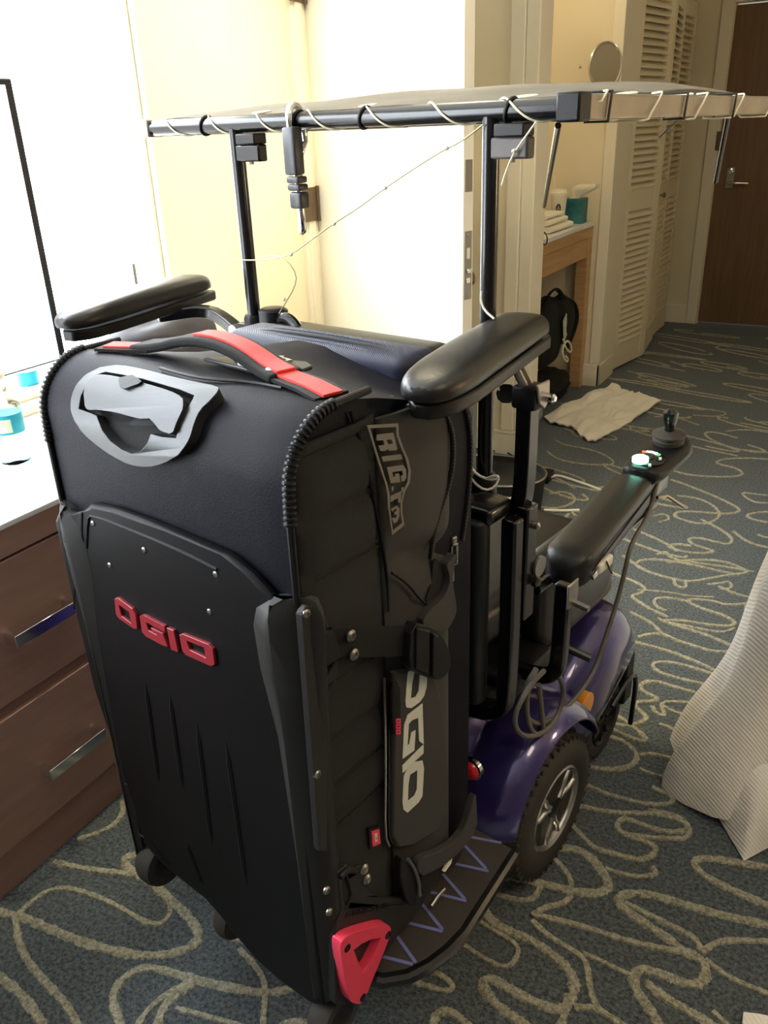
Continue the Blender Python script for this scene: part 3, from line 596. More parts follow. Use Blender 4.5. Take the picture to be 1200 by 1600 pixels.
tag(g.build('raised_lettering', 'redlogo', shell, smooth=0, bevel=.0006, seg=1), 'dull red raised lettering reading OGIO')
# corner rails: an L of moulded plastic round each rear edge
def rail(uc, s, name):
    secs = []
    for z, wn, ws, bul in ((.30, .030, .016, 0), (.36, .034, .020, .001), (.55, .038, .022, .001), (.75, .046, .024, .003), (.84, .058, .028, .007), (.90, .060, .030, .009), (.925, .052, .028, .008), (.942, .034, .022, .004), (.950, .014, .012, -.004)):
        o = .012+bul
        loop = [(-wn, .002), (-wn, -.010-bul*.5), (-wn*.55, -.016-bul), (-.022, -.017-bul), (-.004, -.010-bul*.4), (o*.85, .004), (o, ws*.6), (.010, ws), (-.001, ws), (-.001, .006)]
        secs.append([Vector((uc+s*a, SV+b, z)) for a, b in loop])
    return MB().loft(secs).build(name, 'rail', suit, smooth=50, bevel=.0015)
rr = rail(SU, 1, 'corner_rail'); rail(SL, -1, 'corner_rail')
rs = onside(SU+.013)
brk = MB().plate([(500,952),(507,962),(513,980),(486,990),(487,1020),(497,1050),(506,1064),(520,1040),(528,1018),(524,1060),(512,1070),(507,1120),(511,1330),(498,1330),(470,960),(478,944)], rs, -.008, .002, ).build('strap_bracket', 'rail', rr, bevel=.002)
for p in ((477,958),(494,1209),(509,1390),(513,1424)):
    MB().lathe([(.0055, -.001), (.0055, .0012), (.0042, .003), (.0025, .0034), (.0022, .0015)], rs(p, .001), (1, 0, 0), 16).build('rivet', 'steel', rr)
# pressed lettering down the rail
lt = MB()
for k, y in enumerate(range(1108, 1200, 10)):
    x = 488+ (y-1108)*.05
    lt.plate([(x-2.5,y-3),(x+2.5,y-3.4),(x+2.7,y+2.6),(x-2.3,y+3)], rs, -.001, .0008, [[(x-1,y-1.2),(x+1,y-1.4),(x+1.1,y+1),(x-.9,y+1.2)]])
lt.build('pressed_lettering', 'plastic', rr, smooth=0)
# webbing strap, buckle, wrapped tail
st_ = MB().grid(lambda i, j: side((505+i*110, (975+j*46)-i*10), .010+.016*math.sin(i*math.pi*.5)), 12, 3, (.003, 0, 0)).build('webbing_strap', 'webbing', suit)
MB().plate([(493,988),(516,982),(528,1025),(505,1040)], rs, .001, .006).build('strap_fold', 'webbing', st_, bevel=.002)
for p in ((527,984),(532,1013)): MB().lathe([(.0075, 0), (.0075, .002), (.005, .0045), (.003, .0045), (.0025, .0025)], side(p, .020), (1, 0, 0), 18).build('rivet', 'steel', st_)
bk = MB().plate(sm2([(604,958),(636,963),(655,980),(666,1005),(667,1030),(655,1044),(640,1046),(612,1035),(600,1022)], 1), side, .024, .040).build('buckle', 'plastic', suit, bevel=.004, seg=3)
MB().plate([(609,964),(630,969),(630,1036),(609,1028)], side, .040, .043).build('buckle_bar', 'plastic', bk, bevel=.002)
MB().plate([(634,972),(642,976),(642,1042),(634,1040)], side, .040, .045).build('buckle_bar', 'plastic', bk, bevel=.002)
wq = Z(600, 820, .1125)
MB().plate(sm2(wq([(340,1310),(430,1150),(600,1010),(690,900),(745,740),(735,600),(690,500),(760,420),(840,330),(820,500),(780,650),(790,800),(850,1080),(830,1200),(770,1320),(680,1430),(560,1400)]), 2), side, .008, .020).build('strap_tail', 'softgrey', suit, bevel=.003)
MB().plate(sm2(wq([(585,400),(690,500),(745,640),(740,760),(690,890),(590,990),(500,1040),(470,1000),(560,800)]), 2), side, .006, .012).build('strap_pocket', 'blackfab', suit, bevel=.002)
# main zipper tracks with the pulls
def ztrack(pts, nm='zipper_track'):
    t = MB().tube(pts, .0034, 8, smooth=2).build(nm, 'plastic', suit); te = MB(); sp = smoothpath(pts, 3)
    acc = 0
    for a, b in zip(sp, sp[1:]):
        n = max(1, int((b-a).length/.0042))
        for k in range(n): c = a.lerp(b, (k+.5)/n); te.obox(c+Vector((.0026, 0, 0)), (.0016, .0046, .0020))
    tag(te.build('zipper_teeth', 'softgrey', t, smooth=0), kind='stuff')
zs = onside(SU-.004)
def edge(v, z, o=0):                        # a point on the rounded far corner
    a = max(0, min(1, (v-.815)/.047)); return Vector((SU-.047*(1-math.cos(a*math.pi/2))+o, v, z))
p0 = [lu(q, SU) for q in ((682,628),(700,660),(704,700),(699,745),(683,790),(672,830),(668,866))]
ztrack([Vector((SU+.0105, q.y-.008, q.z)) for q in p0])
p1 = [lu(q, SU-.01) for q in ((704,618),(718,650),(722,700),(720,750),(715,800),(709,842))]
ztrack([Vector((SU+.001, q.y+.004, q.z)) for q in p1])
for cx, cy in ((704, 853), (698, 880)):
    q = lu((cx, cy), SU-.004)
    pl_ = MB().tube([q+Vector((.006, -.006, .004)), q+Vector((.008, .004, .004)), q+Vector((.008, .004, -.026)), q+Vector((.006, -.006, -.026))], .0016, 8, closed=True).build('zipper_pull', 'chrome', suit)
    MB().obox(q+Vector((.005, 0, .010)), (.006, .010, .012)).build('zipper_slider', 'steel', pl_, bevel=.002)
q = lu((700, 620), SU+.004); MB().obox(q, (.008, .011, .016)).build('zipper_slider', 'chrome', suit, bevel=.003)
# front pocket beyond the top: black fabric, window's blue reflection in its colour
fp = MB().rbox((-.995, .815, .45), (-.645, .900, 1.134), [(lambda m, d: abs(d.x) > .9 and m.y > .9, .04, 6), (lambda m, d: True, .018, 4)]).build('front_pocket', 'window_blue', suit, smooth=45)
for k, (v, z) in enumerate(((.832, 1.134), (.848, 1.137), (.866, 1.136), (.882, 1.130))):
    MB().tube([(-.997, v-.008, z-.03), (-.975, v, z-.004), (-.82, v+.004, z), (-.67, v, z-.004), (-.643, v-.008, z-.03)], .0032, 8, smooth=2).build('pocket_zipper', 'plastic' if k % 2 else 'window_blue', fp)
# pull handle: grey bezel let into the shoulder, grip and button
hz = Z(120, 570, .2)
bez_o = sm2(hz([(20,300),(40,220),(90,150),(160,100),(250,68),(380,65),(560,100),(800,165),(1000,210),(1130,235),(1155,265),(1100,330),(1020,400),(985,480),(960,570),(930,630),(850,690),(750,750),(620,780),(480,760),(360,700),(240,620),(120,520),(60,430),(25,370)]), 1)
bez_i = hz([(85,355),(100,270),(140,190),(200,130),(270,112),(400,135),(560,170),(700,210),(850,255),(970,290),(960,320),(900,420),(870,490),(845,580),(740,560),(650,535),(620,590),(570,650),(500,670),(420,640),(330,570),(270,490),(225,405)])
bez = MB().plate(bez_o, onprof, -.002, .013, [bez_i]).build('handle_bezel', 'gunmetal', suit, bevel=.003, seg=3)
MB().plate(bez_i, onprof, -.001, .0010).build('handle_well_shade', 'blackfab', bez)  # flat plate, its black stands for the shade inside the recess
grip = MB().plate(sm2(hz([(145,240),(170,170),(230,140),(320,145),(420,165),(600,210),(800,270),(900,320),(925,380),(880,470),(845,560),(750,530),(720,490),(690,455),(560,430),(400,385),(260,365),(180,370),(155,320)]), 1), onprof, .004, .018).build('pull_grip', 'gunmetal', suit, bevel=.006, seg=4)
MB().plate(sm2(hz([(405,185),(480,165),(610,200),(560,240),(450,250)]), 1), onprof, .015, .021).build('release_button', 'rail', grip, bevel=.002)
# carry handle: black strap with a red band, arched over the top
TZ = 1.147; A_, B_ = -.905, -.712; VH = .645
def hcurve(t): return Vector((A_+(B_-A_)*t, VH+.006*math.sin(t*3.1), TZ+.006+.020*math.sin(math.pi*max(0, min(1, t)))**.75))
hs = [Vector((A_-.045, VH-.005, TZ+.003)), Vector((A_-.02, VH-.003, TZ+.006))] + [hcurve(t/14) for t in range(1, 14)] + [Vector((B_+.01, VH-.002, TZ+.006)), Vector((B_+.04, VH-.008, TZ+.003))]
ch = MB().bar(hs, .046, .012, up=(0, 1, 0) if False else (0, 0, 1), smooth=1).build('carry_handle', 'webbing', suit, bevel=.004, seg=3)
MB().bar([q+Vector((0, 0, .007)) for q in hs[6:]], .026, .004, smooth=1).build('handle_band', 'redweb', ch, bevel=.001)
MB().bar([Vector((B_+.035, VH-.006, TZ+.003)), Vector((-.62, VH-.02, TZ+.003)), Vector((SU-.018, VH-.027, TZ-.001))], .044, .004).build('handle_anchor', 'webbing', ch)
MB().bar([Vector((B_+.03, VH-.006, TZ+.007)), Vector((-.62, VH-.02, TZ+.006)), Vector((SU-.016, VH-.027, TZ+.002))], .026, .003).build('handle_band', 'redweb', ch)
MB().bar([Vector((-1.0, VH-.03, TZ+.002)), Vector((-.93, VH-.005, TZ+.003)), Vector((A_-.01, VH-.003, TZ+.004))], .044, .004).build('handle_anchor', 'webbing', ch)
MB().bar([Vector((-.99, VH-.03, TZ+.005)), Vector((-.93, VH-.005, TZ+.006)), Vector((A_-.02, VH-.003, TZ+.007))], .026, .003).build('handle_band', 'redweb', ch)
for uu in (A_-.008, B_+.022): MB().lathe([(.009, 0), (.009, .002), (.006, .004), (.003, .003)], (uu, VH-.012, TZ+.009), (0, 0, 1), 16).build('rivet', 'steel', ch)
bz = Z(300, 480, .18333); tp = ontop(TZ)
tb = MB().plate(bz([(100,458),(450,437),(980,490),(1030,525),(840,595),(550,572)]), tp, -.001, .004).build('top_badge', 'gunmetal', suit, bevel=.0015)
g = MB().plate(bz([(360,480),(440,462),(545,470),(540,490),(430,492),(440,500),(520,508),(545,520),(480,518),(390,500)]), tp, .004, .006)
g.plate(bz([(725,470),(790,468),(860,488),(800,498)]), tp, .004, .006, [bz([(750,475),(785,474),(820,486),(795,490)])]).plate(bz([(700,452),(790,455),(780,463),(710,462)]), tp, .004, .006)
g.build('badge_lettering', 'chrome', tb, smooth=0)
MB().tube([lz(q, TZ+.001) for q in ((250,575),(290,586),(330,593),(400,598),(440,606))], .0018, 6, smooth=2).build('seam', 'plastic', suit)
# lower bracket, red corner guard, bottom strap, wheels
lb_ = Z(480, 1320, .175); ls = onside(SU+.004)
lower = MB().plate(lb_([(215,220),(300,150),(370,185),(420,150),(470,160),(490,230),(470,330),(520,390),(600,430),(720,440),(880,430),(1010,390),(1000,480),(900,640),(780,760),(640,960),(560,1060),(480,1150),(420,1290),(300,1400),(210,1390),(190,800),(215,640),(250,540)]), ls, -.004, .010,
    [lb_([(265,300),(300,240),(330,330),(350,420),(310,530),(275,470)])]).build('wheel_housing', 'rail', suit, bevel=.002)
gd = MB().plate(sm2(lb_([(175,830),(190,770),(250,720),(380,675),(520,640),(600,632),(635,660),(630,720),(590,830),(530,980),(470,1120),(420,1250),(370,1330),(330,1335),(265,1310),(230,1180),(200,1000)]), 1), ls, .008, .024, [lb_([(298,855),(370,800),(450,765),(545,750),(500,860),(440,980),(380,1060),(340,960)])]).build('corner_guard', 'red', suit, bevel=.005, seg=3)
tag(gd, 'red triangular corner guard')
for p in lb_([(240,835),(605,725),(382,1275)]): MB().lathe([(.006, 0), (.006, .001), (.004, .002), (.003, -.001), (0, -.001)], ls(p, .024), (1, 0, 0), 14).build('screw', 'plastic', gd)
for p in lb_([(450,180),(475,270)]): MB().lathe([(.008, 0), (.008, .002), (.005, .005), (.003, .004)], ls(p, .010), (1, 0, 0), 16).build('rivet', 'steel', lower)
MB().tube([ls(q, .012) for q in lb_([(232,250),(300,180),(365,190)])], .0045, 8, smooth=2).build('housing_lip', 'rail', lower)
lt = MB()
for k in range(7):
    x = 536+k*9.5; y = 1423-k*2.2; lt.plate([(x-3,y-4),(x+4,y-5),(x+3,y+3),(x-4,y+4)], ls, .009, .0112, [[(x-1,y-1.5),(x+1.6,y-2),(x+1,y+1),(x-1.4,y+1.5)]])
lt.build('pressed_lettering', 'plastic', lower, smooth=0)
bt = Z(380, 1200, .36667)
MB().plate(sm2(bt([(925,60),(930,130),(935,225),(870,310),(800,370),(720,412),(690,420),(668,380),(690,340),(760,322),(830,282),(885,215)]), 1), side, .018, .030).build('bottom_strap', 'softgrey', suit, bevel=.003)
MB().plate(sm2(bt([(612,345),(640,360),(680,430),(690,520),(670,556),(640,540),(612,450)]), 1), side, .012, .026).build('strap_buckle', 'plastic', suit, bevel=.003)
MB().tube([side(q, .030) for q in bt([(632,345),(660,385),(680,440),(683,500)])], .0028, 8, smooth=2).build('buckle_bar', 'steel', suit)
MB().plate(sm2(bt([(720,415),(800,370),(880,300),(915,270),(900,350),(860,410),(800,440),(770,500),(720,520)]), 1), side, .004, .016).build('strap_tab', 'blackfab', suit, bevel=.003)
MB().plate(bt([(828,370),(848,345),(840,380),(815,415),(805,412)]), side, .018, .021).build('white_tag', 'paper', suit)
MB().tube([side(q, .020) for q in bt([(758,560),(785,520),(815,488)])], .0032, 8).build('strap_slider', 'steel', suit)
def swheel(c, r, w_):
    o = MB().lathe([(r*.62, -w_/2), (r*.92, -w_/2), (r, -w_*.25), (r, w_*.25), (r*.92, w_/2), (r*.62, w_/2)], c, (1, 0, 0), 28).build('wheel', 'rubber', suit)
    MB().lathe([(r*.12, -w_*.56), (r*.6, -w_*.5), (r*.64, -w_*.3), (r*.64, w_*.3), (r*.6, w_*.5), (r*.3, w_*.56), (r*.12, w_*.62)], c, (1, 0, 0), 20).build('wheel_hub', 'plastic', o)
swheel(Vector((SU-.020, .543, .236)), .042, .034); swheel(Vector((-.985, .543, .278)), .046, .036)
MB().rbox((SL+.02, SV+.01, .292), (SU-.045, SF-.02, SB+.01), [(lambda m, d: True, .012, 3)]).build('base_tray', 'plastic', suit)
# ============================================================ THE SCOOTER
UC = -.90
sco = thing('mobility_scooter', 'purple power wheelchair scooter with black seat, overhead canopy frame and rear platform', 'scooter', (UC, 1.25, 0))
PZ = .286
# rear platform: plate with a rounded corner, rim and violet grip lines
pout = [(-.515, .918), (-.497, .74), (-.500, .70), (-.508, .665), (-.522, .632), (-.545, .606), (-.575, .592), (-.62, .586), (-1.03, .586), (-1.06, .60), (-1.075, .64), (-1.075, .918)]
plat = MB().plate(pout, lambda p, h: Vector((p[0], p[1], h)), PZ-.020, PZ-.002).build('platform', 'deck', sco, bevel=.002)
MB().tube([(a+.004 if a > -.9 else a, b-.003, PZ-.012) for a, b in pout], .0115, 10).build('platform_rim', 'blackmetal', plat)
bt = Z(380, 1200, .36667)
for a, b in (((920,285),(1100,320)),((915,300),(1035,430)),((885,405),(1045,440)),((835,435),(945,560)),((800,530),(950,567)),((762,580),(850,690)),((680,655),(850,697)),((643,700),(735,830)),((570,798),(722,837)),((525,840),(558,884))):
    A, B = bt([a, b]); A = lz(A, PZ-.002); B = lz(B, PZ-.002)
    MB().bar([A, B], .0052, .0016).build('grip_line', 'blueline', plat)
for uu in (-.70, -1.0): MB().box((uu-.02, .90, PZ-.05), (uu+.02, 1.15, PZ-.02)).build('platform_arm', 'blackmetal', sco, bevel=.003)
# small castor under the platform
cw = lv((368, 1428), .565)
cas = MB().lathe([(.012, -.014), (.036, -.014), (.040, -.006), (.040, .006), (.036, .014), (.012, .014)], cw, (1, 0, 0), 24).build('castor_wheel', 'rubber', sco)
MB().box((cw.x-.020, cw.y-.01, cw.z-.005), (cw.x-.015, cw.y+.01, PZ-.02)).box((cw.x+.015, cw.y-.01, cw.z-.005), (cw.x+.020, cw.y+.01, PZ-.02)).build('castor_fork', 'blackmetal', cas)
# body shell
def sec(v, hw, top, bot, rt=.55, crown=.0):
    pts = []
    for k in range(-8, 9):
        a = k/8; x = math.copysign(abs(a)**.8, a); e = 2.6
        y = (1-abs(a)**e)**(1/e) if abs(a) < 1 else 0
        pts.append(Vector((UC + hw*a, v, bot + (top-bot)*(.30+.70*y) if abs(a) < 1 else bot + (top-bot)*.30)))
    lo = [Vector((UC+hw*a, v, bot)) for a in (.97, .6, 0, -.6, -.97)]
    return pts + lo
body = MB().loft([sec(.955, .20, .36, .19), sec(.965, .235, .40, .17), sec(1.0, .265, .435, .16), sec(1.08, .275, .45, .15), sec(1.20, .275, .45, .14), sec(1.30, .285, .43, .13), sec(1.38, .285, .42, .13), sec(1.50, .275, .42, .14), sec(1.58, .265, .40, .15), sec(1.64, .24, .34, .16), sec(1.67, .20, .28, .18)])
bo = body.build('body_shell', 'purple', sco, smooth=60, sub=1)
# fenders
def fender(uc, s, v, z, r, wd, a0, a1, name, nz=18):
    secs = []
    for i in range(nz+1):
        a = R(a0+(a1-a0)*i/nz); cv, cz = math.cos(a), math.sin(a); loop = []
        tp = min(1, i/2.5, (nz-i)/2.5); rr = r
        for k in range(11):
            t = k/10; x = -wd*.5 + wd*t; bulge = .030*(1-abs(2*t-1)**3.2)
            loop.append(Vector((uc+s*x, v+cv*(rr-.022+bulge), z+cz*(rr-.022+bulge))))
        for k in range(10, -1, -1):
            t = k/10; x = (-wd*.5+wd*t)*.96; bulge = .030*(1-abs(2*t-1)**3.2)-.005
            loop.append(Vector((uc+s*x, v+cv*(rr-.024+bulge), z+cz*(rr-.024+bulge))))
        secs.append(loop)
    return MB().loft(secs).build(name, 'purple', bo, smooth=60, sub=1)
RW = Vector((-.595, 1.165, .155)); RW2 = Vector((2*UC-RW.x, RW.y, RW.z))
FW = Vector((-.655, 1.53, .105)); FW2 = Vector((2*UC-FW.x, FW.y, FW.z))
for c, s in ((RW, 1), (RW2, -1)):
    fender(c.x-s*.022, s, c.y-.015, c.z+.035, .196, .150, 16, 172, 'rear_fender')
for c, s in ((FW, 1), (FW2, -1)):
    secs = []
    for v, zt, zb_, wi, wo in ((1.285, .285, .12, .13, .030), (1.33, .335, .13, .14, .050), (1.40, .375, .15, .14, .062), (1.47, .405, .19, .14, .066), (1.54, .415, .22, .135, .064), (1.60, .400, .23, .12, .056), (1.65, .350, .23, .10, .042), (1.675, .285, .23, .07, .022)):
        u0 = c.x
        loop = [(u0-s*wi, v, zb_), (u0-s*wi, v, zt-.01), (u0-s*wi*.4, v, zt), (u0+s*wo*.35, v, zt-.012), (u0+s*wo*.85, v, zt-.055), (u0+s*wo, v, (zt+zb_)/2-.015), (u0+s*wo*.95, v, zb_), (u0+s*wo*.5, v, zb_)]
        secs.append([Vector(q) for q in loop])
    MB().loft(secs).build('front_fender', 'purple', bo, smooth=60, sub=2)
    MB().box((min(c.x-s*.03, c.x+s*.045), 1.60, .11), (max(c.x-s*.03, c.x+s*.045), 1.648, .25)).build('bumper_end', 'plastic', bo, bevel=.008)
MB().rbox((UC-.26, 1.34, .415), (UC+.235, 1.665, .440), [(lambda m, d: abs(d.z) > .9 and m.y > 1.5, .09, 6), (lambda m, d: True, .006, 2)]).build('foot_mat', 'mat_rib', sco, smooth=40)
MB().rbox((UC-.27, .985, .445), (UC+.285, 1.22, .490), [(lambda m, d: abs(d.z) > .9 and m.y < 1.05, .07, 6), (lambda m, d: True, .008, 2)]).build('rear_cover', 'plastic', sco, smooth=40)
cap = lz((772, 1072), .492)
kc = MB().lathe([(.040, 0), (.040, .006), (.034, .010), (0, .010)], (cap.x, cap.y, .489), (0, 0, 1), 28).build('cover_knob', 'plastic', sco)
MB().rbox((cap.x-.034, cap.y-.010, .498), (cap.x+.034, cap.y+.010, .522), [(lambda m, d: True, .008, 3)]).build('knob_grip', 'plastic', kc, smooth=50)
# wheels
def wheel(c, s, r, wd, spokes, rim='silver', name='wheel'):
    prof = [(r*.56, -wd*.40), (r*.60, -wd*.5), (r*.80, -wd*.53), (r*.93, -wd*.46), (r*.985, -wd*.30), (r, 0), (r*.985, wd*.30), (r*.93, wd*.46), (r*.80, wd*.53), (r*.60, wd*.5), (r*.56, wd*.40)]
    t = MB().lathe(prof, c, (1, 0, 0), 48).build(name, 'rubber', sco, smooth=60)
    tr = MB(); n = 34
    if r > .12:
        for row, x0 in ((0, -.34), (1, -.05), (2, .24)):
            for k in range(n):
                a = 2*math.pi*(k+.5*(row % 2))/n
                for h, da in ((-.5, .055), (.5, .055)):
                    rr = r*(1.0 - .10*abs(x0+.05)**2) - (.0022 if row != 1 else 0)
                    cc = c + Vector((wd*(x0+h*.12), math.cos(a+h*da)*rr, math.sin(a+h*da)*rr))
                    tr.obox(cc, (wd*.21, .013, .0056), (a-math.pi/2+0*h, 0, .5*(1 if h > 0 else -1)))
        tag(tr.build('tread_block', 'rubber', t, smooth=0), kind='stuff')
        sr = MB()
        for k in range(44):
            a = 2*math.pi*k/44; sr.obox(c + Vector((s*wd*.44, math.cos(a)*r*.93, math.sin(a)*r*.93)), (.004, .006, .018), (a-math.pi/2, 0, 0))
        tag(sr.build('shoulder_lug', 'rubber', t, smooth=0), kind='stuff')
    o = s*wd*.40
    MB().lathe([(r*.565, o), (r*.60, o+s*.006), (r*.565, o+s*.009), (r*.52, o+s*.004), (r*.50, o-s*.010)] if True else [], c, (1, 0, 0), 40).build('rim_ring', rim, t)
    MB().lathe([(0, o-s*.032), (r*.55, o-s*.030), (r*.56, o-s*.012)], c, (1, 0, 0), 32).build('rim_dish', 'plastic', t)
    hub = MB().lathe([(r*.17, o-s*.03), (r*.17, o-s*.004), (r*.12, o+s*.002), (0, o+s*.002)], c, (1, 0, 0), 20).build('hub_cap', 'plastic' if rim == 'silver' else rim, t)
    for k in range(spokes):
        a = 2*math.pi*k/spokes + .5; d = Vector((0, math.cos(a), math.sin(a))); e = Vector((0, -math.sin(a), math.cos(a)))
        pts = []
        b0 = c + Vector((o, 0, 0))
        MB().tube([b0+d*r*.14+e*r*.02, b0+d*r*.27+e*r*.05, b0+d*r*.36+e*r*.13, b0+d*r*.53+e*r*.16], .0055, 8, smooth=2).tube([b0+d*r*.14-e*r*.02, b0+d*r*.27-e*r*.05, b0+d*r*.36-e*r*.13, b0+d*r*.53-e*r*.16], .0055, 8, smooth=2).build('spoke', rim, t)
    return t
for c, s in ((RW, 1), (RW2, -1)): wheel(c, s, .155, .078, 3, name='rear_wheel')
for c, s in ((FW, 1), (FW2, -1)): wheel(c, s, .105, .060, 5, 'plastic', 'front_wheel')
ax = MB().tube([RW, RW2], .014, 10).build('axle', 'blackmetal', sco); MB().tube([FW, FW2], .012, 10).build('axle', 'blackmetal', sco)
q = lu((935, 1075), -.575)
MB().tube([(-.588, 1.475, .20), (-.584, 1.56, .24), (-.584, 1.60, .21), (-.588, 1.60, .07)], .006, 8, smooth=2).build('side_guard', 'blackmetal', sco)
# lamps and reflector
tl = lv((733, 1205), .945)
t = MB().lathe([(.022, 0), (.022, -.008), (.019, -.010)], (tl.x, .958, tl.z), (0, 1, 0), 24).build('tail_lamp_bezel', 'chrome', sco)
tag(MB().lathe([(.019, -.008), (.018, -.014), (.013, -.020), (.006, -.022), (0, -.023)], (tl.x, .958, tl.z), (0, 1, 0), 24).build('tail_lamp', 'tail', sco), 'round red tail lamp')
rf = lu((903, 1097), -.597)
rfo = MB().plate(sm2([(rf.y+.030*math.cos(k*.5236), rf.z+.030*math.sin(k*.5236)*1.0) for k in range(12)], 1), lambda p, h: Vector((-.578+h, p[0], p[1])), -.012, .003).build('side_reflector', 'amber', sco, bevel=.002)
tag(rfo, 'round amber side reflector')
# seat
MB().rbox((UC-.225, 1.04, .535), (UC+.235, 1.52, .625), [(lambda m, d: True, .035, 4)]).build('seat_cushion', 'vinyl', sco, smooth=50)
MB().rbox((UC-.14, 1.1, .44), (UC+.14, 1.4, .54), [(lambda m, d: True, .01, 2)]).build('seat_post', 'plastic', sco)
br = MB().rbox((UC-.235, .945, .60), (UC+.232, 1.045, 1.105), [(lambda m, d: abs(d.y) > .9 and m.z > 1., .07, 6), (lambda m, d: True, .028, 4)]).build('backrest', 'vinyl', sco, smooth=50)
MB().tube([(UC-.22, .955, 1.03), (UC-.17, .955, 1.090), (UC, .953, 1.096), (UC+.165, .955, 1.090), (UC+.217, .955, 1.03), (UC+.220, .955, .90)], .0035, 8, smooth=2).build('backrest_piping', 'fabric', br)
# side bag under the arm
MB().rbox((-.685, 1.20, .46), (-.632, 1.53, .675), [(lambda m, d: abs(d.x) > .9 and m.z < .5, .07, 5), (lambda m, d: True, .02, 3)]).build('side_bag', 'vinyl', sco, smooth=50)
MB().tube([(-.630, 1.24, .63), (-.628, 1.38, .60), (-.630, 1.50, .62)], .004, 8, smooth=2).build('bag_piping', 'fabric', sco)
# rear panel and tubular frame behind the seat
rp = MB().rbox((UC-.29, .905, .555), (UC+.318, .945, .880), [(lambda m, d: abs(d.z) > .9, .016, 4), (lambda m, d: True, .006, 2)]).build('rear_panel', 'plastic', sco, smooth=45)
MB().rbox((UC-.24, .895, .60), (UC+.22, .91, .84), [(lambda m, d: True, .02, 3)]).build('panel_inset', 'vinyl', rp, smooth=45)
MB().rbox((UC-.32, .92, .872), (UC+.325, .985, .898), [(lambda m, d: True, .008, 3)]).build('cross_rail', 'blackmetal', sco, smooth=45)
for s in (1, -1):
    u0 = UC+s*.322
    MB().bar([(u0+s*.014, .965, .875), (u0+s*.016, .965, .56), (u0+s*.005, .965, .515), (u0-s*.05, .965, .495), (u0-s*.20, .965, .495)], .026, .026, up=(0, 1, 0), smooth=2).build('back_frame', 'blackmetal', sco, bevel=.004)
    ab = MB().box((u0+s*.018-.011, .985, .69), (u0+s*.018+.011, 1.015, .885)).build('arm_bracket', 'steel' if False else 'blackmetal', sco, bevel=.003)
    MB().lathe([(.017, 0), (.017, .004)], (u0+s*.030, 1.022, .775), (1, 0, 0), 18).build('pivot_ear', 'steel', ab)
    MB().lathe([(.009, 0), (.009, .008), (.006, .011)], (u0+s*.032, 1.004, .757), (1, 0, 0), 6).build('pivot_bolt', 'blackmetal', ab)
    MB().lathe([(.006, 0), (.006, .010), (.003, .012)], (u0+s*.026, 1.004, .852), (1, 0, 0), 12).build('pivot_bolt', 'steel', ab)
    # U shaped arm tube carrying the seat arm
    ua = UC+s*.352
    MB().bar([(ua, 1.115, .70), (ua, 1.115, .555), (ua-s*.004, 1.115, .52), (ua-s*.03, 1.115, .495), (ua-s*.12, 1.115, .49)], .028, .020, up=(0, 1, 0), smooth=2).build('arm_tube', 'blackmetal', sco, bevel=.004)
    MB().obox((ua+s*.016, 1.115, .685), (.004, .036, .046), (0, 0, 0)).build('clamp_plate', 'steel', sco, bevel=.004)
    MB().tube([(ua+s*.016, 1.118, .668), (ua+s*.046, 1.118, .664)], .006, 10).build('release_pin', 'steel', sco)
MB().tube([(-.585, 1.19, .522), (-.530, 1.205, .505)], .008, 10).build('lever_pin', 'blackmetal', sco)
# seat arms: padded, the right one with the control box
def pad(p0, p1, w0, w1, h, name, n0=.18, n1=.10, boxy=.86, lift=0):
    secs = []; n = 16; p0 = Vector(p0); p1 = Vector(p1); d = (p1-p0).normalized(); sd = d.cross(Vector((0, 0, 1))).normalized()
    for i in range(n+1):
        t = i/n; e = 1
        if t < n0: e = math.sqrt(max(0, 1-(1-t/n0)**2))
        elif t > 1-n1: e = math.sqrt(max(0, 1-(1-(1-t)/n1)**2))
        e = max(e, .10); hw = (w0+(w1-w0)*t)*.5*(.30+.70*e); hh = h*(.60+.40*e)*(1+lift*math.sin(math.pi*min(1, t*1.1)))
        loop = [(-.99, 0), (-1, .30), (-1, .62+.16*(boxy > .87)), (-boxy, .90), (-.58, 1.0), (0, 1.03), (.58, 1.0), (boxy, .90), (1, .62+.16*(boxy > .87)), (1, .30), (.99, 0), (0, 0)]
        secs.append([p0.lerp(p1, t)+sd*a*hw+Vector((0, 0, b*hh)) for a, b in loop])
    return MB().loft(secs).build(name, 'vinyl', sco, smooth=60, sub=1)
for s in (1, -1):
    ua = UC+s*.298
    pd = pad((UC+s*.318, 1.165, .652), (UC+s*.272, 1.59, .664), .088, .084, .068, 'arm_pad', .07, .07, .95); ua = UC+s*.290
    MB().tube([(UC+s*.362, 1.20, .690), (UC+s*.318, 1.56, .702)], .0016, 6).build('pad_seam', 'fabric', pd)
    MB().rbox((ua-.018, 1.40, .632), (ua+.018, 1.63, .655), [(lambda m, d: True, .005, 2)]).build('arm_rail', 'blackmetal', pd, smooth=40)
    MB().tube([(ua, 1.13, .66), (ua, 1.30, .655)], .011, 10).build('arm_rail', 'blackmetal', pd)
jb = Vector((-.618, 1.675, .735))
def jl(x, y, z): return jb + Vector((x*.985+y*.03, y*1.0, z + y*.10))
ctl = MB().loft([[jl(a*w_, y, h) for a, h in ((-1, -.020), (-1.0, .004), (-.8, .014), (0, .017), (.8, .014), (1, .004), (1, -.020), (0, -.026))] for y, w_ in ((-.108, .020), (-.100, .040), (-.075, .050), (0, .053), (.055, .052), (.080, .044), (.092, .028), (.095, .010))]).build('control_box', 'plastic', sco, smooth=45, sub=1)
tag(ctl, 'control box with joystick and glowing green button')
tp_ = jl(0, .042, .016)
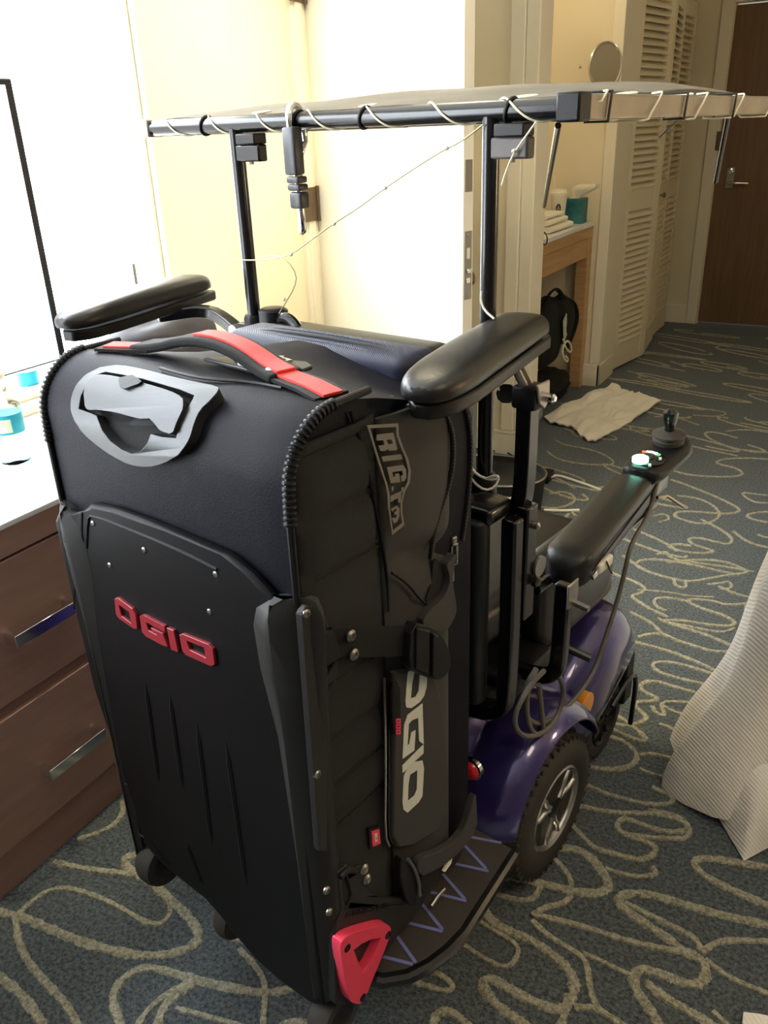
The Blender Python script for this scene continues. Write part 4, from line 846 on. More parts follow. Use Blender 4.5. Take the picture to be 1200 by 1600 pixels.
MB().lathe([(.032, 0), (.034, .010), (.031, .016), (.036, .018), (.036, .022), (.022, .027), (.011, .029)], tp_, (0, -.1, 1), 28).build('joystick_boot', 'rubber', ctl)
MB().lathe([(.011, .026), (.010, .034), (.0125, .045), (.0165, .060), (.0155, .072), (.008, .079), (0, .080)], tp_, (0, -.1, 1), 24).build('joystick', 'blackmetal', ctl)
pc = jl(0, -.055, .0165)
pan = MB().lathe([(.034, 0), (.034, .0015), (.031, .0025), (0, .0025)], pc, (0, -.1, 1), 32).build('control_panel', 'blackmetal', ctl)
MB().lathe([(.017, 0), (.017, .008), (.012, .011), (0, .012)], jl(-.010, -.075, .018), (0, -.1, 1), 24).build('power_button', 'led', pan)
MB().lathe([(.014, 0), (.014, .004), (.010, .006), (.008, .004)], jl(-.004, -.050, .018), (0, -.1, 1), 24).build('horn_button', 'rubber', pan)
for k, (x, mt) in enumerate(((-.022, 'led_red'), (-.014, 'led_white'), (-.006, 'led_white'), (.002, 'led_white'), (.010, 'led_green'))):
    MB().obox(jl(x, -.026-.0002*(x*100+.6)**2*10, .0185), (.0075, .006, .003), (0, 0, 0)).build('battery_light', mt, pan)
for x, y in ((.022, -.048), (.016, -.085)): MB().obox(jl(x, y, .0185), (.006, .014, .003), (0, 0, .4)).build('arrow_key', 'whitelogo', pan)
MB().rbox((-.640, 1.56, .655), (-.600, 1.70, .700), [(lambda m, d: True, .006, 2)]).build('control_mount', 'blackmetal', ctl)
MB().tube([(-.585, 1.60, .672), (-.575, 1.63, .668), (-.545, 1.655, .640)], .004, 8).build('mount_lever', 'steel', ctl)
# control cable: from the box down the side to a coil at the rear
cb = [(-.602, 1.64, .70), (-.590, 1.58, .64)] + [tuple(lu(p, -.572)) for p in ((985, 850), (975, 900), (960, 955), (945, 1000), (930, 1045), (905, 1085), (880, 1110), (855, 1130), (830, 1130), (818, 1110), (822, 1070), (838, 1045))]
c0 = MB().tube(cb, .0048, 8, smooth=2).build('control_cable', 'cablegrey', sco)
loop = [tuple(lu(p, -.566)) for p in ((838,1045),(828,1065),(822,1100),(826,1135),(838,1150),(850,1145),(846,1110),(842,1070))]
MB().tube(loop, .0048, 8, smooth=2).build('cable_coil', 'cablegrey', c0)
loop = [tuple(lu(p, -.562)) for p in ((850,1048),(828,1070),(808,1105),(803,1130),(812,1148),(832,1152),(856,1140),(872,1118),(880,1090),(880,1070),(872,1055))]
MB().tube(loop, .0048, 8, smooth=2).build('cable_coil', 'cablegrey', c0)
# upper frame: posts, clamps, backward armrests
PV = 1.0
def post(px0, nm='post'):
    q0 = lv(px0, PV); return q0
uR = lv((762, 500), PV).x; uL = lv((383, 350), PV).x
zT = 1.412
for k, (uu, s) in enumerate(((uR, 1), (uL, -1))):
    zb_ = .868
    po = MB().tube([(uu, PV, zb_), (uu, PV, zT)], .0118, 16).build('canopy_post', 'blackmetal', sco)
    MB().lathe([(.019, 0), (.019, .05), (.016, .056)], (uu, PV, .862 if s > 0 else 1.055), (0, 0, 1), 16).build('post_collar', 'plastic', po)
    z0 = .885 if s > 0 else 1.085
    MB().rbox((uu-.03, PV-.02, z0-.02), (uu-.005 if s > 0 else uu+.005, PV+.02, z0+.012), [(lambda m, d: True, .006, 2)]).build('clamp', 'plastic', po, smooth=40)
    MB().tube([(uu-.04, PV-.02, z0-.005), (uu-.04, PV+.01, z0-.005)], .012, 8).build('clamp_knob', 'steel', po)
    # bracket under the canopy tube
    bk_ = MB().box((uu+.004, PV-.010, 1.362), (uu+.060, PV+.010, 1.388)).build('tube_bracket', 'taupemetal' if s > 0 else 'blackmetal', po, bevel=.003)
    MB().box((uu+.012, PV-.014, 1.388), (uu+.056, PV+.014, 1.404)).build('bracket_pad', 'plastic', bk_, bevel=.002)
    MB().lathe([(.004, 0), (.004, .004)], (uu+.035, PV-.004, 1.358), (0, 0, 1), 8).build('bracket_bolt', 'steel', bk_)
# left extra clamp head and crossing handle seen over the suitcase
MB().lathe([(.024, 0), (.026, .03), (.026, .052), (.020, .056), (0, .056)], (uL+.045, PV+.005, 1.070), (0, 0, 1), 24).build('clamp_head', 'plastic', sco)
MB().tube([(uL+.06, PV, 1.105), (uL+.080, PV-.002, 1.116), (uL+.105, PV-.005, 1.110), (uL+.128, PV-.008, 1.085), (uL+.135, PV-.008, 1.03)], .009, 10, smooth=2).build('clamp_handle', 'blackmetal', sco)
# armrests turned to the rear
def rearpad(uc, name, s):
    v0, v1, z = .705, 1.045, 1.104
    q0, q1 = ((-.532, .695), (-.618, 1.085)) if s > 0 else ((-1.255, .700), (-1.375, 1.090))
    p_ = pad((*q0, 1.124), (*q1, 1.126), .084, .086, .030, name, .22, .08, .80, .12)
    a = Vector((*q0, 0)); b = Vector((*q1, 0)); d = (b-a).normalized(); sd = Vector((d.y, -d.x, 0)); L = (b-a).length
    out = [(0.03, -.014), (.012, 0), (.03, .014)] if False else []
    for t, w_ in ((.012, .010), (.03, .024), (.06, .033), (.10, .037), (L-.02, .040), (L-.006, .034)): out.append((t, w_))
    poly = [(t, w_) for t, w_ in out] + [(t, -w_) for t, w_ in reversed(out)]
    MB().plate(poly, lambda p, h: a + d*p[0] + sd*p[1] + Vector((0, 0, h)), 1.104, 1.122).build('pad_base', 'plastic', p_, bevel=.003)
    return p_
uPR = -.558; uPL = -1.245
pr = rearpad(uPR, 'rear_arm_pad', 1); pl2 = rearpad(uPL, 'rear_arm_pad', -1)
MB().tube([(-.585, .722, 1.108), (-.54, .722, 1.112)], .0045, 8).build('pad_pin', 'steel', pr)
MB().lathe([(.0125, -.006), (.0145, -.002), (.0145, .004), (.012, .007)], (-.588, .718, 1.106), (1, 0, 0), 20).build('pin_knob', 'plastic', pr)
arm = MB().bar([(uR+.012, PV, .872), (-.60, PV, .870), (-.576, PV, .878), (-.566, PV, .900), (-.566, PV, 1.06)], .024, .026, up=(0, 1, 0), smooth=2).build('arm_upright', 'blackmetal', sco, bevel=.004)
cl = MB().rbox((-.585, PV-.018, 1.035), (-.545, PV+.02, 1.070), [(lambda m, d: True, .006, 2)]).build('arm_clamp', 'plastic', arm, smooth=40)
MB().plate([(-.02, .018), (.016, .018), (.018, -.012), (.004, -.022), (-.010, -.012)], lambda p, h: Vector((-.545+h, PV+p[0], 1.058+p[1])), 0, .004).build('clamp_jaw', 'steel', cl, bevel=.002)
MB().tube([(-.592, PV-.018, 1.056), (-.60, PV+.0, 1.050)], .014, 10).build('clamp_lever', 'plastic', cl)
MB().lathe([(.007, 0), (.007, .012), (.004, .015)], (-.542, PV+.008, 1.052), (1, 0, 0), 10).build('clamp_nut', 'chrome', cl)
for dv in (0, .014): MB().tube([(-.566, PV-.005+dv, 1.06), (-.585, PV-.020+dv, 1.108)], .0065, 10).build('pad_strut', 'steel', cl)
MB().bar([(uPL-.085, PV-.06, 1.098), (uPL-.04, PV+.02, 1.102), (uPL+.02, PV+.02, 1.085), (uPL+.075, PV+.01, 1.062)], .024, .022, smooth=2).build('pad_arm', 'blackmetal', pl2, bevel=.004)
cl = MB().rbox((uPL+.062, PV-.02, 1.042), (uPL+.096, PV+.02, 1.078), [(lambda m, d: True, .006, 2)]).build('arm_clamp', 'plastic', pl2, smooth=40)
MB().box((uPL+.072, PV-.008, .87), (uPL+.092, PV+.008, 1.045)).build('arm_upright', 'blackmetal', cl, bevel=.003)
MB().lathe([(.010, 0), (.016, .008), (.014, .022), (0, .026)], (uPL+.060, PV-.01, 1.058), (-1, -.2, 0), 14).build('clamp_lever', 'plastic', cl)
# ---------------------------------------------------------------- canopy
cu0 = lv((228, 196), 1.0).x; cu1 = lv((882, 172), 1.0).x; cz = 1.4185; CV1 = 1.745
can = MB().grid(lambda i, j: (cu0+.02+(cu1-cu0-.04)*i, 1.0+(CV1-1.0)*j, 1.428+.036*(math.sin(math.pi*min(1, j*1.25)**.8 if j < .8 else math.pi*.5*(1+(j-.8)*0)) if False else math.sin(math.pi*(j*.86+.0))**.8)*(.35+.65*math.sin(math.pi*i)**.5)+.006*noise.noise(Vector((i*5, j*4, 0)))-.004*(1-abs(2*i-1))*0), 30, 24, (0, 0, .002)).build('canopy_fabric', 'canopy', sco, smooth=60)
MB().tube([(cu0+.02, 1.0, cz), (cu1, 1.0, cz)], .0128, 18).build('canopy_tube', 'blackmetal', can)
MB().tube([(cu0, CV1, cz), (cu1, CV1, cz)], .0128, 14).build('canopy_tube', 'blackmetal', can)
MB().box((cu0-.004, .985, cz-.0145), (cu0+.024, 1.02, cz+.0145)).build('corner_block', 'greymetal', can, bevel=.003)
MB().box((cu1-.004, .984, cz-.0165), (cu1+.028, 1.016, cz+.0165)).build('corner_block', 'plastic', can, bevel=.003)
MB().box((cu1+.000, 1.012, cz-.0145), (cu1+.026, CV1, cz+.0145)).build('canopy_rail', 'greymetal', can, bevel=.003)
MB().box((cu0-.002, 1.02, cz-.0135), (cu0+.022, CV1, cz+.0135)).build('canopy_rail', 'greymetal', can, bevel=.003)
MB().box((cu1-.002, CV1-.004, cz-.0155), (cu1+.028, CV1+.022, cz+.0155)).build('rail_end_cap', 'plastic', can, bevel=.004)
for t in (.20, .46, .62, .91):
    uu = cu0+(cu1-cu0)*t; MB().tube([(uu+.004*math.sin(a*1.0), 1.0+.0145*math.cos(a), cz+.0145*math.sin(a)) for a in [k*math.pi/8 for k in range(16)]], .0022, 6, closed=True).build('lashing', 'blackcable', can)
for v in (1.06, 1.31, 1.52):
    MB().tube([(cu1-.002, v, cz-.017), (cu1+.029, v, cz-.017), (cu1+.029, v+.006, cz+.017), (cu1-.002, v+.006, cz+.017)], .0022, 6, closed=True).build('lashing', 'blackcable', can)
for (i, v) in ((.32, 1.035), (.60, 1.03), (.90, 1.05), (1.005, 1.16), (1.005, 1.36)):
    MB().lathe([(.016, 0), (.016, .0015), (.014, .002), (.008, .002)], (cu0+(cu1-cu0)*i, v, 1.434 if i < 1 else cz+.015), (0, -.12, 1), 20).build('grommet_patch', 'creamcord', can)
a = lv((872, 196), 1.03); b = lv((850, 322), 1.55)
MB().tube([a, b], .0042, 8).build('canopy_strut', 'blackmetal', can)
MB().tube([lv((1140, 170), 1.62), lv((1118, 285), 1.70)], .0045, 8).build('canopy_strut', 'blackmetal', can)
MB().tube([lv((1075, 172), 1.45), lv((1030, 215), 1.50)], .0014, 6).build('canopy_strut', 'blackcable', can)
# carabiner hung over the canopy tube
kb = lv((452, 175), .985); kt = 1.437; ku = kb.x
car = thing('carabiner', 'large grey carabiner hook hanging from the black canopy tube', 'carabiner', (ku, .985, 1.25))
zb_ = lv((458, 362), .985).z
MB().tube([(ku-.002, 1.018, kt-.045), (ku-.004, 1.014, kt-.004), (ku-.002, .998, kt+.006), (ku+.002, .982, kt-.002), (ku+.004, .980, kt-.03), (ku+.012, .982, zb_+.05), (ku+.013, .983, zb_+.016), (ku+.011, .986, zb_+.003), (ku+.004, .990, zb_), (ku-.001, .994, zb_+.010), (ku-.002, .996, zb_+.030), (ku-.006, 1.004, kt-.075), (ku-.004, 1.012, kt-.055)], .0055, 12, closed=True, smooth=1).build('hook', 'chrome', car)
zs_ = lv((452, 198), .985).z; ze_ = lv((458, 325), .985).z
sl = MB().rbox((ku-.006, .970, zs_-.068), (ku+.019, .992, zs_), [(lambda m, d: True, .004, 2)]).build('sleeve', 'gunmetal', car, smooth=40)
for k in range(2): MB().rbox((ku-.003+.001*k, .9695, zs_-.0795-.011*k), (ku+.0225+.001*k, .992, zs_-.0695-.011*k), [(lambda m, d: True, .003, 2)]).build('sleeve_ring', 'gunmetal', car, smooth=40)
MB().rbox((ku+.0, .970, ze_), (ku+.0245, .992, zs_-.092), [(lambda m, d: True, .004, 2)]).build('sleeve', 'gunmetal', car, smooth=40)
# fairy light string: wound along the tube, with hanging ends
fl = thing('fairy_light_string', 'thin cream fairy light wire wound round canopy tubes with hanging loops', 'light string', (cu0, 1.0, 1.42))
wire = []
n = 150
for k in range(n+1):
    t = k/n; a = t*math.pi*2*7; wire.append((cu0+.03+(cu1-cu0-.03)*t, 1.0+.0146*math.cos(a), cz+.0146*math.sin(a)))
m_ = 90
for k in range(1, m_+1):
    t = k/m_; a = t*math.pi*2*4; cs, sn = math.cos(a), math.sin(a); s_ = .019/max(abs(cs), abs(sn)); wire.append((cu1+.013+max(-.0165, min(.0165, s_*cs)), 1.03+(CV1-1.06)*t, cz+max(-.0175, min(.0175, s_*sn))))
MB().tube(wire, .0014, 6).build('wire', 'creamcord', fl)
hang = [lv(p, .985) for p in ((755, 195), (720, 222), (690, 236), (640, 268), (600, 295), (560, 325), (520, 350), (490, 372), (455, 398), (425, 405), (395, 407), (362, 405))]
MB().tube(hang, .0011, 6, smooth=1).build('wire', 'brasswire', fl)
h2 = [lv(p, .985) for p in ((400, 403), (430, 398), (450, 408), (464, 430), (460, 450), (445, 475), (436, 490))]
MB().tube(h2, .0010, 6, smooth=1).build('wire', 'brasswire', fl)
h3 = [lv(p, .985) for p in ((838, 190), (825, 208), (808, 232), (800, 245), (790, 270), (784, 290))]
MB().tube(h3, .0012, 6, smooth=1).build('wire', 'creamcord', fl)
for p in ((698, 232), (602, 294), (522, 350), (455, 398), (444, 468), (803, 236)):
    MB().lathe([(0, -.004), (.0024, -.002), (.0026, .002), (0, .004)], lv(p, .985), (1, 0, .4), 8).build('bulb', 'bulb', fl)
# white charging cord tied round the right post
cd = thing('white_charging_cord', 'thin white cord looped round the foot of the right canopy post', 'cord', (uR, PV, .88))
MB().tube([lv(p, PV-.02) for p in ((752, 455), (751, 470), (757, 485), (772, 498))], .0016, 6, smooth=1).build('cord', 'whitecable', cd)
MB().tube([lv(p, PV-.022) for p in ((765, 578), (775, 590), (780, 610))], .0016, 6, smooth=1).build('cord', 'whitecable', cd)
MB().tube([lv(p, PV-.03) for p in ((728, 660), (726, 700), (732, 725), (745, 742), (765, 750), (780, 748), (776, 742), (760, 748))], .002, 6, smooth=1).build('cord', 'whitecable', cd)
ring = [(uR+.021*math.cos(k*math.pi/8), PV+.021*math.sin(k*math.pi/8), .905+.006*math.sin(k*math.pi/4)) for k in range(16)]
MB().tube(ring, .002, 6, closed=True).build('cord', 'whitecable', cd)
# usb stick tied to the side of the right arm
us = lu((945, 882), -.540)
ub = thing('usb_dongle', 'small ivory usb dongle tied to the side of the right armrest', 'usb dongle', us)
MB().rbox(us-Vector((.008, .026, .010)), us+Vector((.004, .028, .010)), [(lambda m, d: True, .004, 3)]).build('dongle_case', 'usb', ub, smooth=50)
MB().obox(us+Vector((-.002, -.034, -.006)), (.005, .020, .012), (.3, 0, 0)).build('plug', 'chrome', ub, bevel=.001)
MB().tube([us+Vector((.006, -.008, .012)), us+Vector((.007, .006, -.010)), us+Vector((.006, .022, -.026))], .0016, 6).build('tie', 'blackcable', ub)
# ============================================================ DRESSER AND WHAT STANDS ON IT
DX0, DX1, DT_, DYE = XL+.005, -1.30, .77, 2.12
dr = thing('dresser', 'brown walnut dresser with white stone top and chrome bar handles under the window', 'dresser', (-1.55, .9, 0), 'W')
MB().box((DX0, -.60, .02), (DX1-.022, DYE, DT_-.048)).build('carcass', 'dresser', dr, bevel=.002)
MB().box((DX0, -.62, DT_-.012), (DX1+.004, DYE+.02, DT_)).build('stone_top', 'stone', dr, bevel=.002)
MB().box((DX0, -.62, DT_-.066), (DX1+.002, DYE+.02, DT_-.012)).build('top_rail', 'dresser', dr, bevel=.002)
MB().box((DX0+.03, -.60, 0), (DX1-.012, DYE, .10)).build('plinth', 'dresser', dr, bevel=.001)
for cy0, cy1 in ((-.595, .285), (.290, 1.17), (1.175, 2.055)):
    for z0, z1, hz_ in ((.414, .698, .550), (.104, .388, .226)):
        d_ = MB().box((DX1-.022, cy0, z0), (DX1, cy1, z1)).build('drawer', 'dresser', dr, bevel=.002)
        hc = .865 if cy0 > .2 and cy0 < 1 else (cy0+cy1)/2; hw = .075
        hd = MB().box((DX1+.026, hc-hw, hz_-.013), (DX1+.034, hc+hw, hz_+.013)).build('handle', 'chrome', d_, bevel=.001)
        for yy in (hc-hw+.006, hc+hw-.006): MB().box((DX1, yy-.006, hz_-.013), (DX1+.028, yy+.006, hz_+.013)).build('handle_post', 'chrome', hd, bevel=.001)
    MB().box((DX1-.030, cy0, .388), (DX1-.010, cy1, .414)).build('shadow_rail', 'dresser', dr)
# television
ty1 = wx((61, 340), -1.72).y; tz1 = wx((15, 122), -1.72).z; tz0 = .905
tv = thing('television', 'flat television with thin black bezel on the dresser before the window', 'television', (-1.72, .85, DT_), 'W')
ty0 = ty1-1.12
MB().box((-1.735, ty0, tz0), (-1.72, ty1, tz1)).build('casing', 'tv', tv, bevel=.004)
MB().box((-1.722, ty0+.009, tz0+.016), (-1.7185, ty1-.009, tz1-.008)).build('screen', 'screen', tv, base=(-1.72, 0, 0)) if False else None
scr = MB().box((-1.722, ty0+.03, tz0+.006), (-1.7185, ty1-.022, tz1-.014)).build('screen', 'screen', tv, base=(0, 0, 0)); scr.matrix_parent_inverse = Matrix.Translation(-Vector((-1.72, .85, DT_)))
for yy in (ty0+.2, ty1-.2): MB().box((-1.75, yy-.01, DT_), (-1.69, yy+.01, DT_+.01)).box((-1.735, yy-.008, DT_+.008), (-1.722, yy+.008, tz0+.02)).build('foot', 'silverplastic', tv, bevel=.002)
def bottle(c, r, h, label, lab):
    t = thing('water_bottle', label, 'bottle', c, 'W', 'water bottles on the dresser'); c = Vector(c)
    prof = [(r*.7, 0), (r*.96, .006), (r, .02)] + [(r*(1-.05*((k % 2))), .02+h*.06*k) for k in range(1, 5)] + [(r, h*.40), (r, h*.62), (r*.97, h*.68), (r*.7, h*.80), (r*.42, h*.88), (r*.40, h*.93)]
    MB().lathe(prof, c, (0, 0, 1), 28).build('bottle_body', 'clear', t, smooth=60)
    lb = MB().lathe([(r*1.01, h*.36), (r*1.015, h*.37), (r*1.015, h*.56), (r*1.01, h*.57)], c, (0, 0, 1), 32).build('bottle_label', 'bluelabel', t)
    if lab:
        pts = []
        for k in range(5):
            for zz in (.385, .53): a = R(-75+k*13); pts.append(c+Vector((math.cos(a)*r*1.025, math.sin(a)*r*1.025, h*zz)))
        MB().add(pts, [(2*k, 2*k+2, 2*k+3, 2*k+1) for k in range(4)]).build('label_patch', 'greenlabel', lb)
    MB().lathe([(r*.46, h*.93), (r*.46, h*.99), (r*.42, h), (0, h)], c, (0, 0, 1), 20).build('bottle_cap', 'paper', t)
pb = wz((26, 722), DT_); bottle((pb.x, pb.y, DT_), .033, .20, 'clear water bottle with blue label at the left edge of dresser', True)
pb = wz((40, 640), DT_); bottle((pb.x-.01, pb.y+.03, DT_), .031, .17, 'second clear water bottle standing behind the blue labelled one', False)
# backpack, olive pouch and cream cloth at the far end of the dresser
def blob(name, m, parent, c, r, amp=.1, fr=3, seed=0, sq=2.6, n=20, floorz=None, base=None, mm=None):
    mb = MB(); vs = []; c = Vector(c)
    for j in range(n+1):
        th_ = math.pi*j/n
        for i in range(2*n):
            ph = math.pi*i/n
            d = Vector((math.sin(th_)*math.cos(ph), math.sin(th_)*math.sin(ph), math.cos(th_)))
            l = (abs(d.x)**sq+abs(d.y)**sq+abs(d.z)**sq)**(-1/sq)*(1+amp*noise.noise(d*fr+Vector((seed, seed*.7, 0))))
            p = c+Vector((d.x*r[0], d.y*r[1], d.z*r[2]))*l
            if floorz is not None: p.z = max(p.z, floorz)
            vs.append(p)
    fs = [(j*2*n+i, j*2*n+(i+1) % (2*n), (j+1)*2*n+(i+1) % (2*n), (j+1)*2*n+i) for j in range(n) for i in range(2*n)]
    return mb.add(vs, fs).build(name, m, parent, smooth=180)
bpk = thing('backpack', 'small slate grey backpack lying on the dresser behind the suitcase', 'backpack', (-1.62, 1.64, DT_), 'W')
blob('pack_body', 'packfab', bpk, (-1.62, 1.64, DT_+.10), (.11, .165, .102), .12, 2.2, 3, 3.2, floorz=DT_+.002)
pz = blob('front_pocket', 'packfab', bpk, (-1.555, 1.60, DT_+.085), (.07, .115, .078), .10, 2.4, 8, 3.0, floorz=DT_+.003)
MB().tube([(-1.56, 1.49, DT_+.152), (-1.53, 1.55, DT_+.163), (-1.53, 1.62, DT_+.165), (-1.55, 1.70, DT_+.160)], .003, 8, smooth=2).build('pocket_zipper', 'plastic', pz)
MB().tube([(-1.512, 1.57, DT_+.155), (-1.504, 1.58, DT_+.15), (-1.494, 1.575, DT_+.13), (-1.500, 1.565, DT_+.135)], .0028, 8, closed=True).build('zipper_pull', 'steel', pz)
MB().tube([(-1.63, 1.48, DT_+.17), (-1.61, 1.465, DT_+.13), (-1.60, 1.46, DT_+.06), (-1.60, 1.46, DT_+.015)], .012, 8, smooth=2, flat=.4).build('pack_strap', 'packfab', bpk)
ol = thing('olive_pouch', 'small olive camouflage pouch wedged beside the grey backpack', 'pouch', (-1.61, 1.385, DT_), 'W')
blob('pouch_body', 'olive', ol, (-1.61, 1.385, DT_+.07), (.06, .055, .07), .12, 3, 5, 2.5, floorz=DT_+.002)
for k in range(4): MB().tube([(-1.61+.01*k, 1.365+.012*k, DT_+.137-.003*k), (-1.585+.008*k, 1.375+.012*k, DT_+.130-.004*k), (-1.565+.006*k, 1.385+.012*k, DT_+.11-.004*k)], .004, 6, smooth=1).build('lacing', 'cream', ol)
hat = thing('cream_sun_hat', 'cream cotton sun hat lying on the dresser below the left armrest', 'hat', (-1.50, 1.27, DT_), 'W')
MB().lathe([(.088, .003), (.092, .008), (.080, .014), (.068, .022), (.066, .07), (.056, .095), (.03, .105), (0, .107)], (-1.50, 1.27, DT_), (0, 0, 1), 36).build('hat_crown', 'cream', hat, smooth=60)
MB().lathe([(.069, .025), (.071, .038), (.067, .042)], (-1.50, 1.27, DT_), (0, 0, 1), 36).build('hat_band', 'cream', hat, smooth=60)
# ============================================================ VANITY COUNTER AND ALCOVE
VX = -1.33; VZ = .905
va = thing('vanity_counter', 'light oak vanity counter with white top in the alcove', 'vanity', (-1.6, 4.2, 0), 'W')
MB().box((-1.895, YB+.14, VZ-.012), (VX+.006, YA-.006, VZ+.012)).build('counter_top', 'stone', va, bevel=.003)
MB().box((-1.895, YB+.14, VZ-.065), (VX, YA-.006, VZ-.012)).build('top_edge', 'oak', va, bevel=.002)
MB().box((VX-.05, YB+.14, .735), (VX-.008, YA-.07, VZ-.065)).build('apron', 'oak', va, bevel=.002)
MB().box((VX-.065, YA-.075, 0), (VX, YA-.006, VZ-.065)).build('leg', 'oak', va, bevel=.003)
MB().box((VX-.065, YB+.14, 0), (VX, YB+.20, VZ-.065)).build('leg', 'oak', va, bevel=.003)
CT = VZ+.012
def fold(c, sx, sy, h, label, rot=0):
    n = 10
    def prof(k):
        return 0
    secs = []
    for i in range(n+1):
        t = i/n; y = -sy/2+sy*t; w_ = .006*noise.noise(Vector((t*4, c[2]*40, c[0])))
        pts = []
        for k in range(20):
            a = 2*math.pi*k/20; ca, sa = math.cos(a), math.sin(a)
            pts.append(Vector((c[0]+math.copysign(abs(ca)**.35, ca)*sx/2+w_, c[1]+y, c[2]+h/2+math.copysign(abs(sa)**.6, sa)*h/2*(1+.18*noise.noise(Vector((ca*2, t*5, c[2]*30))))))) 
        secs.append(pts)
    o = MB().loft(secs).build('folded_towel', 'towel', None, base=(c[0], c[1], c[2]), smooth=60)
    return tag(o, label, 'towel', 'folded towels on the vanity counter')
tx, ty_ = -1.44, 4.24
fold((tx, ty_, CT+.001), .17, .34, .030, 'white folded towel at the bottom of the vanity towel stack')
fold((tx-.012, ty_-.015, CT+.033), .155, .30, .027, 'white folded towel in the middle of the vanity towel stack')
fold((tx-.02, ty_-.02, CT+.062), .145, .25, .022, 'white folded towel on top of the vanity towel stack')
def on_counter(p, x): q = wx(p, x); return q
cp = thing('paper_cup', 'white paper cup with dark round emblem behind folded towels', 'cup', (-1.50, 4.40, CT), 'W')
c = Vector((-1.455, 4.455, CT)); 
MB().lathe([(.030, 0), (.031, .002), (.043, .155), (.045, .158), (.041, .158), (.030, .01)], c, (0, 0, 1), 28).build('cup_wall', 'paper', cp, smooth=50)
MB().lathe([(.046, .150), (.047, .162), (.040, .168), (.038, .178), (0, .178)], c, (0, 0, 1), 28).build('cup_lid', 'paper', cp, smooth=40)
MB().tube([c+Vector((-.02, -.01, .17)), c+Vector((-.03, -.02, .26))], .004, 8).build('straw', 'paper', cp)
em = MB(); dcam = (Vector((0, 0, 0))-c); aa = math.atan2(dcam.y, dcam.x)
for k in range(-2, 3):
    for j in range(-2, 3):
        if k*k+j*j > 5 or (k == 0 and j in (-1, 1)) or (j == 0 and abs(k) == 1): continue
        a = aa+k*.13; z = .085+j*.0095; rr = .0372+.0008*j; em.obox(c+Vector((math.cos(a)*rr, math.sin(a)*rr, z)), (.002, .006, .010), (0, 0, a))
em.build('cup_emblem', 'green_print', cp, smooth=0)
tb_ = thing('tissue_box', 'teal printed tissue box with a white tissue pulled up', 'tissue box', (-1.40, 4.585, CT), 'W')
MB().box((-1.465, 4.535, CT), (-1.355, 4.645, CT+.125)).build('box', 'teal', tb_, bevel=.002)
MB().lathe([(.03, 0), (.032, .001), (0, .001)], (-1.41, 4.59, CT+.125), (0, 0, 1), 24).build('opening', 'paper', tb_)
tis = []
MB().loft([[Vector((-1.41+.014*i+ r_*math.cos(k*math.pi/8)*(1+.3*math.sin(k*1.9)), 4.59+r_*.5*math.sin(k*math.pi/8), CT+.124+.014*i)) for k in range(16)] for i, r_ in enumerate((.014, .022, .038, .052, .060, .045))]).build('tissue', 'paper', tb_, smooth=60)
gl = thing('glass_tumbler', 'clear glass tumbler at the back of the vanity counter', 'glass', (-1.60, 4.55, CT), 'W')
MB().lathe([(.030, 0), (.032, .002), (.037, .12), (.034, .12), (.029, .010), (0, .010)], (-1.58, 4.50, CT), (0, 0, 1), 24).build('tumbler', 'clear', gl, smooth=60)
MB().lathe([(.0335, .05), (.0345, .075), (.0335, .0752)], (-1.58, 4.50, CT), (0, 0, 1), 24).build('tumbler_band', 'teal', gl)
ck = thing('coiled_cable', 'black coiled charger cable hanging over the oak counter front', 'cable', (VX+.01, 3.85, VZ), 'W')
g0 = wx((847, 368), VX+.012)
MB().tube([wx(p, VX+.012) for p in ((838,350),(842,360),(846,378),(852,384),(856,376),(853,364),(846,362),(842,372),(841,382),(845,384),(848,376))], .003, 6, smooth=2).build('cord', 'blackcable', ck)
MB().obox(wx((842, 366), VX+.015), (.014, .03, .04)).build('plug', 'blackcable', ck, bevel=.004)
# round mirror on the end wall
mc = wy((946, 103), YA-.10); mr = .103
mi = thing('makeup_mirror', 'round chrome makeup mirror on the alcove wall', 'mirror', (mc.x, YA, mc.z), 'W')
mdir = Vector((.86, -.51, .0)).normalized()
ma = Vector((0, 0, 1)); mb_ = mdir.cross(ma).normalized(); MB().tube([mc+(ma*math.cos(k*math.pi/24)+mb_*math.sin(k*math.pi/24))*mr for k in range(48)], .0075, 10, closed=True).build('mirror_rim', 'chrome', mi)
MB().lathe([(mr*.94, -.003), (mr*.94, .004), (0, .004)], mc, mdir, 48).build('mirror_glass', 'mirror', mi)
MB().tube([mc-mdir*.005, mc-mdir*.05, Vector((mc.x-.03, YA-.04, mc.z-.02)), Vector((mc.x-.03, YA, mc.z-.02))], .008, 10, smooth=1).build('mirror_arm', 'chrome', mi)
MB().tube([mc-Vector((.105, .06, 0)), mc-Vector((.115, .065, 0))], .008, 8).build('pivot', 'chrome', mi)
